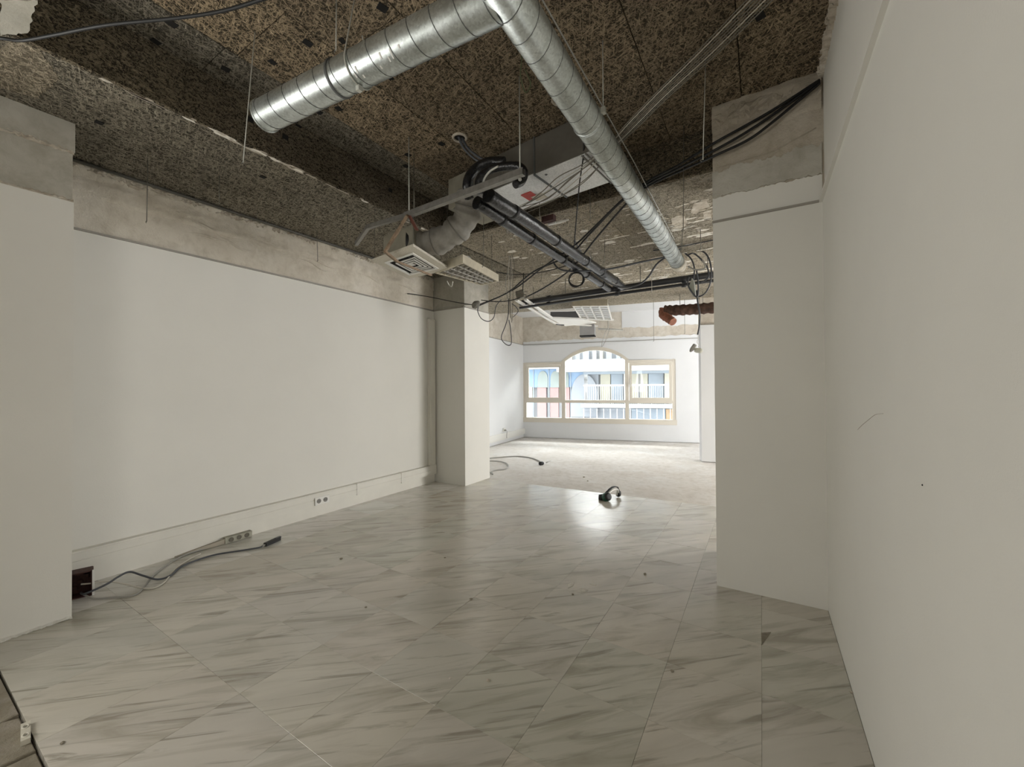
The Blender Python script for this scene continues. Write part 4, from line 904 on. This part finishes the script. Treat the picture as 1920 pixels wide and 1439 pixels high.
t_ = MB().tube([PY(1122, 617, 9.2), PY(1168, 619, 9.2)], 0.022, 8).build('white_tube', M['white']); tag(t_, 'short white tube stub lying level beside the grey box', 'tube')
MB().tube([PY(1140, 618, 9.2), Vector((PY(1140, 618, 9.2).x, 9.2, ZC))], 0.004, 5).build('hanger_wire', M['wire'], t_)
# ------------------------------------------------------------------ cables
def cable(pts, r, m_, label, group=None, name='cable', k=7, cat='cable'):
    o = MB().tube(smooth_path(pts, k), r, 6).build(name, m_); return tag(o, label, cat, group)
Z = PZ; Y = PY
cable([PZ(-40, 80, 3.05), PZ(0, 72, 3.05), PZ(40, 76, 3.05), PZ(100, 66, 3.05), PZ(200, 47, 3.05), PZ(330, 34, 3.05), PZ(420, 20, 3.05), PZ(500, -4, 3.05)], 0.0075, M['black'], 'thick black cable sagging across the upper left corner')
# three black feed cables from the right pillar to the far left
bk = [[Y(1537,150,3.37), Y(1440,212,3.37), Y(1340,268,3.37), Z(1268,312,3.30), Z(1218,338,3.25), Z(1170,372,3.20), Z(1110,430,3.10), Z(1075,462,3.04), Z(1020,500,2.95), Z(960,545,2.86), Z(897,574,2.80)],
      [Y(1537,153,3.365), Y(1420,235,3.36), Y(1340,282,3.36), Z(1270,317,3.29), Z(1218,343,3.24), Z(1165,378,3.19), Z(1105,440,3.08), Z(1065,480,3.0), Z(1000,510,2.93), Z(950,550,2.84), Z(897,572,2.78)],
      [Y(1537,156,3.36), Y(1445,232,3.35), Y(1400,264,3.35), Y(1340,292,3.35), Z(1280,319,3.285), Z(1215,349,3.23), Z(1180,376,3.19), Z(1120,444,3.06), Z(1070,505,2.98), Z(1020,540,2.92), Z(985,558,2.88)]]
for k, p in enumerate(bk): cable(p, 0.0095, M['black'], ('upper black feed cable crossing the right pillar top', 'middle black feed cable crossing the right pillar top', 'lower black feed cable crossing the right pillar top')[k], 'black feed cables')
# bundle of thin grey cables from the top of the frame to the bright duct
for k in range(8):
    j = lambda a: random.uniform(-a, a)
    o = k-3.5
    p = [Z(1432+o*7, -8, 3.56), Z(1330+o*6, 95, 3.56), Z(1240+o*4.5, 180, 3.55), Z(1186+o*4, 235, 3.50), Z(1150+o*3, 272, 3.33), Z(1112+o*5+j(3), 305+j(4), 3.25), Z(1070+o*6+j(4), 338+o*2+j(5), 3.20), Z(1025+o*3+j(3), 372+o*2.5+j(4), 3.16), Z(978+j(6), 392+o*2+j(3), 3.14)]
    cable(p, 0.0038, (M['dustcab'], M['palecab'], M['wire'], M['dustcab'])[k % 4], 'thin dusty cable of the bundle drooping past the bright duct', 'cable bundle to the duct')
# cable drop with coil
cable([Z(1094,240,3.45), Z(1094,290,3.3), Z(1086,350,3.2), Z(1079,430,3.05), Y(1073,505,4.6)], 0.006, M['black'], 'single black cable hanging down to the coil')
cc = Y(1081, 524, 4.6); coil = []
for i in range(52):
    a = i/52*2*math.pi*3.2+1.9; rr = 0.088+0.008*math.sin(i*0.7); coil.append(cc+RT*math.cos(a)*rr+UP*math.sin(a)*rr+FW*(0.004*i/8))
cable([Y(1073,505,4.6)]+coil, 0.0065, M['black'], 'small hanging coil of black cable below the lagged pipes', None, 'cable_coil', 2)
cable([Z(1040,470,2.98), Y(1037,490,4.6), Y(1050,505,4.6), Y(1080,509,4.62), Y(1140,505,4.9), Y(1200,492,5.1), Y(1255,480,5.3), Y(1275,468,5.5)], 0.0115, M['darkgreycab'], 'dark grey cable swinging level from the lagged pipes to the spiral duct end')
cable([Z(1077,452,3.27), Y(1088,470,4.9), Y(1096,492,4.9), Y(1125,520,5.1), Y(1160,538,5.3), Y(1195,535,5.35), Y(1215,520,5.4), Y(1232,495,5.45), Y(1258,476,5.5)], 0.0115, M['darkgreycab'], 'dark grey cable in a deep loop against the drain pipe')
cable([Z(1100,448,3.27), Y(1103,468,5.0), Y(1115,495,5.1), Y(1135,520,5.3), Y(1165,540,5.5), Y(1190,537,5.55)], 0.0075, M['greycab'], 'grey cable dropping beside the lagged pipe ends')
cable([Y(930,510,4.8), Y(965,515,4.9), Y(1000,513,5.0), Y(1040,505,5.1), Y(1080,492,5.3), Y(1110,480,5.6)], 0.006, M['black'], 'thin dark cable sagging from the louvre light to the pipes')
cable([Z(1225,470,3.266), Z(1262,465,3.266), Z(1300,458,3.266), Z(1345,449,3.266)], 0.007, M['darkgreycab'], 'dark cable fixed close under the flaking ceiling at right')
cable([Z(1280,430,3.278), Y(1279,445,PZ(1280,430,3.278).y), Y(1278,468,PZ(1280,430,3.278).y)], 0.005, M['wire'], 'short thin lead hanging above the duct end')
# tangle at the end of the spiral duct
tg = [[(1285,470),(1305,478),(1325,500),(1328,520),(1315,530)], [(1288,480),(1310,470),(1325,478),(1333,500),(1332,530),(1322,550),(1308,556),(1299,545)],
      [(1283,474),(1296,486),(1302,505),(1300,530),(1303,550),(1308,560)], [(1290,500),(1305,506),(1322,503),(1318,488)], [(1292,520),(1290,535),(1300,552),(1308,556),(1309,530),(1306,508)]]
for k, q_ in enumerate(tg):
    cable([Y(u, v, 5.85-0.04*k) for u, v in q_], 0.0105, M['darkgreycab'] if k != 3 else M['greycab'], ('looped cable of the tangle at the wrapped duct end',)*5 and ('small inner cable loop of the tangle by the duct end', 'widest round cable loop of the tangle beside the right pillar', 'straight dropping cable of the tangle by the duct end', 'flat cross cable of the tangle by the duct end', 'lower narrow cable loop of the tangle over the drain pipe')[k], 'cable tangle at the duct end')
cl_ = MB().prism([Y(1291, 540, 5.7), Y(1297, 522, 5.7), Y(1301, 530, 5.7), Y(1304, 556, 5.7), Y(1300, 556, 5.7)], (0.01, 0.03, 0)).build('grey_tape', plain('grey_tape', (0.30, 0.31, 0.27), 0.6)); tag(cl_, 'torn grey tape flap on the cable tangle', 'tape')
# drop with the twin sockets
tw = empty('hanging_lead', Y(1308, 556, 5.7), 'grey lead hanging beside the right pillar with two white connectors', 'lead')
MB().tube(smooth_path([Y(1306,545,5.7), Y(1308,565,5.7), Y(1312,590,5.7), Y(1311,612,5.7), Y(1308,628,5.7)], 6), 0.010, 7).build('sheath', M['darkgreycab'], tw)
MB().tube(smooth_path([Y(1308,628,5.7), Y(1309,636,5.7), Y(1307,642,5.7), Y(1310,647,5.7), Y(1309,652,5.7)], 5), 0.003, 5).build('wire', M['palewire'], tw)
a, b_ = Y(1304, 646, 5.7), Y(1294, 660, 5.7); MB().lathe(a, b_-a, [(0, 0.018), (0.01, 0.026), (0.07, 0.026), (0.09, 0.022), (0.115, 0.010)], 12).build('connector', plain('grey_connector', (0.42, 0.41, 0.38), 0.5), tw)
a, b_ = Y(1302, 657, 5.7), Y(1316, 658, 5.7); MB().lathe(a, b_-a, [(0, 0.022), (0.02, 0.032), (0.07, 0.034), (0.10, 0.018)], 12).build('connector', plain('pale_connector', (0.66, 0.66, 0.58), 0.5), tw)
# vertical bundle with ragged junction boxes
for k in range(6):
    o = k-2.5; jj = lambda a: random.uniform(-a, a)
    p = [Z(955+o*2.2, 428, 3.27), Y(957+o*1.3+jj(1.5), 470, 4.5), Y(958+o*1.6+jj(2.5), 500, 4.65), Y(956+o*2.6+jj(2), 530, 4.72), Y(957+o*1.4+jj(2), 560, 4.8), Y(958+o*1.3+jj(2), 590+k*3, 4.8)]
    cable(p, 0.0042, (M['greycab'], M['palecab'], M['dustcab'])[k % 3], 'dusty upright cable of the strands hanging from the soffit', 'upright cable strands')
cable([Y(954,560,4.8), Y(953,590,4.8), Y(948,610,4.8), Y(940,632,4.8), Y(945,643,4.8), Y(954,648,4.8), Y(959,642,4.8), Y(957,615,4.8), Y(954,600,4.8)], 0.006, M['darkgreycab'], 'long drop-shaped cable loop below the upright strands')
cable([Y(960,570,4.8), Y(968,576,4.8), Y(971,585,4.8), Y(962,595,4.8)], 0.005, M['darkgreycab'], 'little round cable loop beside the upright strands')
cable([Y(897,575,4.6), Y(896,585,4.6), Y(903,598,4.6), Y(916,603,4.6), Y(926,595,4.6), Y(930,575,4.6), Y(940,562,4.65)], 0.006, M['darkgreycab'], 'hanging cable loop in front of the lit pillar')
cable([PX(764,551,XL+0.02), PX(775,552,XL+0.04), Y(810,558,4.75), Y(850,566,4.7), Y(885,572,4.6), Y(897,574,4.6)], 0.0065, M['black'], 'black cable from the left wall to the near junction box')
cable([Y(812,581,4.75), Y(835,577,4.7), Y(870,572,4.65), Y(897,572,4.6)], 0.005, M['greycab'], 'grey cable lying just below the black one at the pillar')
cable([Y(902,563,4.6), Y(930,566,4.7), Y(955,564,4.75), Y(975,559,4.8)], 0.006, M['black'], 'short black cable joining the two junction boxes')
cable([Y(980,545,4.8), Y(981,530,4.8), Y(982,512,4.85)], 0.006, M['black'], 'stub of black cable rising from the right junction box')
jb = empty('junction_box', Y(893, 572, 4.55), 'crumpled grey cable junction cover in front of the pillar edge', 'box')
MB().lathe(Y(886, 577, 4.55), Y(902, 563, 4.55)-Y(886, 577, 4.55), [(0, 0.012), (0.03, 0.045), (0.08, 0.055), (0.12, 0.03), (0.14, 0.012)], 8, False).build('cover', plain('dusty_grey_cover', (0.22, 0.21, 0.18), 0.8, 0, 0.3, 30, 0.6), jb)
jb2 = empty('junction_box', Y(977, 555, 4.85), 'torn square junction box with cut wires beside the drain pipe', 'box')
c = Y(975, 553, 4.85); MB().obox(c, (0.85, 0.4, 0.3), (-0.4, 0.9, 0), (-0.2, 0, 1), 0.055, 0.04, 0.055).build('body', plain('dusty_grey_box', (0.20, 0.185, 0.15), 0.8, 0, 0.3, 30, 0.6), jb2)
for k in range(5):
    d = Vector((random.uniform(0.3, 1), random.uniform(-0.4, 0.2), random.uniform(-0.6, 0.3)))*0.14
    MB().tube(smooth_path([c, c+d*0.6+Vector((0,0,0.02)), c+d], 4), 0.004, 5).build('wire_end', M['wire'], jb2)
# conduit pair leaving the ceiling collar
for k in range(2):
    cable([Z(860+k*6, 256+k*2, 3.63), Z(868+k*7, 275, 3.55), Z(885+k*7, 294-k*3, 3.47), Z(905+k*7, 306-k*4, 3.40), Z(925+k*6, 310-k*4, 3.34)], 0.012, M['darkgreycab'], ('flexible dark conduit from the ceiling hole, nearer the strut', 'flexible dark conduit from the ceiling hole, nearer the round collar')[k], 'conduits from the ceiling hole', 'flexible_conduit', 6, 'conduit')
cable([Z(1050,187,3.63), Z(1056,194,3.59), Z(1070,199,3.57), Z(1095,198,3.56)], 0.012, M['black'], 'black cable leaving the round hole behind the spiral duct')
cable([Z(975,60,3.6), Z(978,110,3.5), Z(976,140,3.45), Z(984,172,3.38), Z(993,165,3.40), Z(994,152,3.43), Z(984,130,3.47)], 0.004, M['greencord'], 'thin greenish cord loop hanging near the duct elbow')
cable([Z(940,300,3.4), Z(942,330,3.25)], 0.003, M['wire'], 'short thin wire dropping onto the strut end')
# thin hanger wires that no longer hold anything
hw = [((478,60),(456,305),ZC,'long slanting wire hanging free left of the open duct end'), ((631,-6),(630,95),ZC,'thin wire above the short spiral duct'), ((277,300),(275,416),ZS,'hooked wire hanging against the left wall plaster'),
      ((411,330),(411,382),ZS,'faint short wire above the left wall conduit'), ((594,432),(596,490),ZS,'wire hanging over the left plaster band near the bend of the strut'), ((652,392),(651,457),ZS,'short wire beside the bent strut end'),
      ((776,318),(777,392),ZC,'thin wire just right of the strap wire'), ((1323,108),(1318,300),ZC,'long pale wire near the right pillar'), ((1283,315),(1281,432),ZS,'wire hanging to the right of the spiral duct'),
      ((1105,368),(1107,412),ZS,'thin wire behind the black feed cables'), ((1011,385),(1012,430),ZS,'thin wire left of the lagged pipe pair'), ((1313,430),(1314,468),ZS,'wire above the cable tangle'),
      ((908,410),(906,500),ZS,'long wire behind the louvre light'), ((1134,450),(1133,492),ZS,'thin wire under the flaking soffit at mid span'), ((1222,520),(1222,548),ZS,'tiny pale wire in front of the drain pipe'),
      ((1284,590),(1284,626),ZC,'far wire against the concrete band'), ((1225,575),(1226,640),ZC,'long far wire left of the rust brown duct'), ((1018,492),(1014,528),ZS,'thin wire near the torn junction box')]
for k, (a, b_, zt, lab) in enumerate(hw):
    p = PZ(*a, zt) if zt == ZS and a[1] < 520 or zt == ZC and a[1] < 500 else PY(*a, 8.8 if a[1] > 560 else 6.0)
    q_ = PY(*b_, p.y)
    if p.z < zt-0.05: p = Vector((p.x, p.y, zt))
    if p.x > XB and p.y < YC: p = Vector((p.x, p.y, ZC))
    e_ = empty('hanger_wire', p, lab, 'wire', 'free hanger wires')
    MB().tube([p, p.lerp(q_, 0.5), q_], 0.0032 if p.y < 4 else 0.004, 5).build('rod', M['wire'] if k not in (0, 1, 7, 14) else M['palewire'], e_)
    MB().tube([q_+Vector((math.cos(t)*0.007-0.007, 0, math.sin(t)*0.007)) for t in [i*math.pi*1.6/8 for i in range(9)]], 0.0026, 5).build('hook', M['wire'], e_)
# ------------------------------------------------------------------ things on the floor
# open box at the pier with its cables
c = PZ(150, 1118, 0.0)
ob = empty('socket_box', (c.x, c.y, 0), 'open maroon wall box behind the near left pier with cables pulled out', 'box')
bx = Vector((0.26, 0.966, 0)); by = Vector((-0.966, 0.26, 0)); cz = Vector((0, 0, 0.092))
mb = MB(); hw_, hh = 0.062, 0.088
mb.obox(Vector((c.x, c.y, 0))+by*0.05+cz, bx, by, (0,0,1), hw_, 0.004, hh)
for s_ in (-1, 1): mb.obox(Vector((c.x, c.y, 0))+bx*hw_*s_+cz, bx, by, (0,0,1), 0.004, 0.05, hh); mb.obox(Vector((c.x, c.y, 0))+cz+Vector((0,0,hh*s_)), bx, by, (0,0,1), hw_, 0.05, 0.004)
mb.build('box_shell', M['boxbrown'], ob)
mb = MB()
mb.obox(Vector((c.x, c.y, 0))+bx*(hw_+0.008)-by*0.05+cz, bx, by, (0,0,1), 0.006, 0.006, hh+0.004); mb.build('white_rim', M['white'], ob)
for k in range(3): MB().obox(Vector((c.x, c.y, 0))+bx*(-0.03+0.03*k)+by*0.03+Vector((0,0,0.05+0.04*k)), bx, by, (0,0,1), 0.012, 0.012, 0.015).build('terminal', M['boxbrown'], ob)
def fz(u, v, z): return PZ(u, v, z)
pe = empty('extension_lead', fz(498, 1022, 0.0), 'dark extension lead on the marble ending in a black socket', 'lead')
MB().tube(smooth_path([fz(152,1113,0.03), fz(162,1113,0.04), fz(200,1096,0.07), fz(222,1082,0.085), fz(243,1073,0.085), fz(268,1080,0.05), fz(295,1087,0.014), fz(319,1080,0.010), fz(344,1061,0.009), fz(398,1042,0.009), fz(452,1033,0.009), fz(487,1027,0.010), fz(497,1021,0.014)], 6), 0.0075, 7).build('cord', M['darkgreycab'], pe)
a, b_ = fz(497, 1022, 0.018), fz(524, 1010, 0.018); ax_ = (b_-a).normalized(); sd2 = ax_.cross(Vector((0,0,1)))
MB().obox((a+b_)/2, ax_, sd2, (0,0,1), (b_-a).length/2, 0.018, 0.016).build('socket_body', M['black'], pe)
MB().tube([a-ax_*0.03, a], 0.009, 8).build('strain_relief', M['greycab'], pe)
MB().obox(b_-ax_*0.02+Vector((0,0,0.012)), ax_, sd2, (0,0,1), 0.03, 0.012, 0.008).build('plug_end', M['darkgreycab'], pe)
cable([fz(152,1096,0.09), fz(165,1095,0.085), fz(203,1091,0.07), fz(235,1096,0.04), fz(263,1103,0.010), fz(284,1104,0.008), fz(306,1094,0.008), fz(330,1067,0.008), fz(357,1048,0.008), fz(376,1039,0.008)], 0.006, M['palecab'], 'pale cable from the maroon box lying in an S on the marble')
cable([fz(152,1112,0.03), fz(160,1117,0.02), fz(178,1123,0.008), fz(208,1121,0.008), fz(241,1119,0.008), fz(262,1110,0.008), fz(284,1083,0.008), fz(311,1061,0.008), fz(344,1042,0.009), fz(384,1029,0.012), fz(420,1016,0.025)], 0.0058, M['greycab'], 'grey cable from the maroon box to the socket block by the skirting')
sk = empty('socket_block', (XL+0.05, 1.96, 0.0), 'grey multiple socket block at the foot of the left wall', 'socket')
MB().box((XL+0.020, 1.86, 0.004), (XL+0.073, 2.10, 0.062)).build('body', plain('dusty_grey_plastic', (0.36, 0.35, 0.28), 0.6, 0, 0.15, 40), sk)
for k in range(3): MB().lathe((XL+0.074, 1.91+0.07*k, 0.033), (1, 0, 0), [(-0.002, 0.022), (0.003, 0.022), (0.003, 0.017), (0.0, 0.016)], 14).build('outlet', plain('outlet_dark', (0.14, 0.13, 0.10), 0.6), sk)
MB().prism([(XL+0.02, 1.48, 0.004), (XL+0.065, 1.86, 0.004), (XL+0.065, 1.86, 0.052), (XL+0.03, 1.48, 0.010)], (-0.02, 0, 0)).build('cable_tail', plain('brown_tape', (0.40, 0.36, 0.29), 0.7), sk)
# far room floor leads
fc = empty('extension_lead', PZ(1000, 866), 'thin grey lead on the far room floor ending in a small black adaptor', 'lead')
MB().tube(smooth_path([PZ(905,861,0), PZ(925,859,0), PZ(965,856,0), PZ(990,858,0), PZ(1005,862,0), PZ(1014,867,0)], 6), 0.011, 6).build('cord', M['greycab'], fc)
a, b_ = PZ(1011, 870, 0.02), PZ(1024, 868, 0.02); ax_ = (b_-a).normalized()
MB().lathe(a, b_-a, [(0, 0.018), (0.015, 0.036), (0.085, 0.036), (0.11, 0.02)], 10).build('adaptor', M['black'], fc)
MB().tube([b_, b_+ax_*0.08+Vector((0, 0.05, 0.01))], 0.010, 6).build('pin', M['greycab'], fc)
cable([PZ(910,865,0), PZ(930,865,0), PZ(947,868,0), PZ(953,874,0), PZ(948,880,0), PZ(930,882,0), PZ(922,885,0), PZ(924,890,0), PZ(919,886,0)], 0.010, M['greycab'], 'second thin lead curled on the far room floor beside the pillar foot')
# ear defenders by the threshold
ed = empty('ear_defenders', PZ(1143, 938), 'dark green and black ear defenders lying on the marble by the threshold', 'ear defenders')
c1 = PZ(1137, 940, 0.0)+Vector((0, 0, 0.052)); c2 = PZ(1160, 933, 0.0)+Vector((0, 0, 0.05))
dv = (c2-c1).normalized(); 
ax1 = Vector((0.75, -0.5, 0.35)).normalized()
MB().lathe(c1, ax1, [(-0.062, 0.026), (-0.050, 0.046), (-0.015, 0.056), (0.02, 0.054), (0.03, 0.048)], 20).build('ear_cup', M['green'], ed)
MB().lathe(c1, ax1, [(0.028, 0.048), (0.040, 0.052), (0.052, 0.046), (0.054, 0.022)], 20).build('cushion', M['black'], ed)
MB().lathe(c1-ax1*0.06-Vector((0.030,0.0,0.004)), Vector((1, 0.2, 0)), [(-0.035, 0.036), (0.0, 0.046), (0.035, 0.044)], 16).build('ear_cup_shell', M['black'], ed)
ax2_ = Vector((-0.85, -0.35, 0.2)).normalized()
MB().lathe(c2, ax2_, [(-0.03, 0.022), (-0.02, 0.038), (0.0, 0.045), (0.015, 0.042)], 20).build('ear_cup', M['black'], ed)
MB().lathe(c2, ax2_, [(0.014, 0.040), (0.024, 0.043), (0.032, 0.030)], 20).build('cushion', M['white'], ed)
pth = smooth_path([c1+Vector((-0.02, 0, 0.035)), c1.lerp(c2, 0.25)+Vector((0, 0.02, 0.09)), c1.lerp(c2, 0.55)+Vector((0, 0.03, 0.105)), c1.lerp(c2, 0.85)+Vector((0, 0.03, 0.085)), c2+Vector((0.01, 0, 0.03))], 6)
mb = MB()
for a, b_ in zip(pth[:-1], pth[1:]): mb.bar(a, b_+(b_-a)*0.1, 0.028, 0.012)
mb.build('headband', M['black'], ed)
mb = MB()
for a, b_ in zip(pth[:-1], pth[1:]): mb.bar(a-Vector((-0.006,0.020,0.026)), b_-Vector((-0.006,0.020,0.026))+(b_-a)*0.1, 0.034, 0.014)
mb.build('headband_padding', M['white'], ed)
# carved white fitting at the lower left
wc = empty('ceramic_fitting', PZ(48, 1378, -0.01), 'small white twin-hole ceramic fitting on the broken subfloor', 'fitting')
a, b_ = PZ(48, 1393, 0.004), PZ(48, 1360, 0.004); ax_ = (b_-a).normalized(); sd2 = ax_.cross(Vector((0,0,1))).normalized(); cc = (a+b_)/2; L = (b_-a).length/2
MB().obox(cc, ax_, sd2, (0,0,1), L, 0.014, 0.012).build('body', plain('chalk_white_ceramic', (0.60, 0.57, 0.48), 0.7), wc)
for s_ in (-1, 1):
    c = cc+ax_*s_*L*0.48+Vector((0,0,0.012)); MB().tube([c+(ax_*math.cos(t)*1.2*0.012+sd2*math.sin(t)*0.009) for t in [i*2*math.pi/16 for i in range(17)]], 0.0035, 6, False).build('socket_rim', plain('pale_rim', (0.68, 0.65, 0.56), 0.6), wc)
    MB().lathe(c-Vector((0,0,0.001)), (0,0,1), [(0, 0.007), (0.002, 0.007)], 10).build('hole', plain('grey_hole', (0.22, 0.21, 0.17), 0.8), wc)
# crumbs of plaster and stone
cr_ = [(834,1047,'dark crumb of stone on the marble near the left veins', 1), (1074,1116,'grey crumb of stone near the chipped marble patch', 1), (1209,1078,'dark stone crumb in front of the right pillar', 1), (686,1140,'tiny dark crumb in the middle of the marble', 1), (640,1049,'dark sliver of stone on the left marble', 1), (1019,1334,'round white plaster crumb near the bottom edge', 0), (1597,1300,'white plaster crumb against the right wall foot', 0), (915,1278,'small white speck of plaster on the near marble', 0), (844,1274,'pair-like pale plaster grain on the near marble', 0), (1095,896,'dark pebble on the far side of the threshold', 1), (1102,903,'second dark pebble just before the threshold', 1), (117,1395,'dark splinter beside the broken subfloor', 1), (883,1125,'dark chip beside a marble vein', 1), (1260,1260,'brown chip of stone on the border slabs', 1)]
for k, (u, v, lab, d_) in enumerate(cr_):
    p = PZ(u, v, 0.0); s_ = (0.006+0.0035*p.length)*random.uniform(0.5, 0.8); me = MB(); bm = bmesh.new(); bmesh.ops.create_icosphere(bm, subdivisions=1, radius=s_)
    me.add([p+Vector((x.co.x*random.uniform(0.7, 1.3), x.co.y*random.uniform(0.7, 1.3), s_*0.45+x.co.z*0.5)) for x in bm.verts], [[v_.index for v_ in f.verts] for f in bm.faces]); bm.free()
    tag(me.build('plaster_crumb' if not d_ else 'stone_crumb', M['crumble'] if not d_ else M['subfloor']), lab, 'debris', 'crumbs on the floor')
# chipped and patched spots in the marble
def chip(u, v, a_, b2_, k, m_, name, n=16, irr=0.3):
    p = PZ(u, v, 0.0); r_ = random.Random(k)
    pts = [(p.x+math.cos(t)*a_*r_.uniform(1-irr, 1.1), p.y+math.sin(t)*b2_*r_.uniform(1-irr, 1.1), 0.0006) for t in [i*2*math.pi/n for i in range(n)]]
    MB().prism(pts, (0, 0, 0.0012)).build(name, m_, fl)
dust = plain('white_filler_dust', (0.74, 0.71, 0.64), 0.9, 0, 0.12, 30, 0.3)
chip(1094, 1107, 0.035, 0.03, 1, dust, 'filler_patch'); chip(1070, 1098, 0.02, 0.05, 2, dust, 'filler_patch'); chip(1112, 1096, 0.03, 0.02, 3, dust, 'filler_patch')
p = [PZ(*q, 0.0007) for q in ((1427, 1187), (1446, 1186), (1428, 1211))]
MB().prism(p, (0, 0, 0.0008)).build('corner_chip', M['subfloor'], fl)
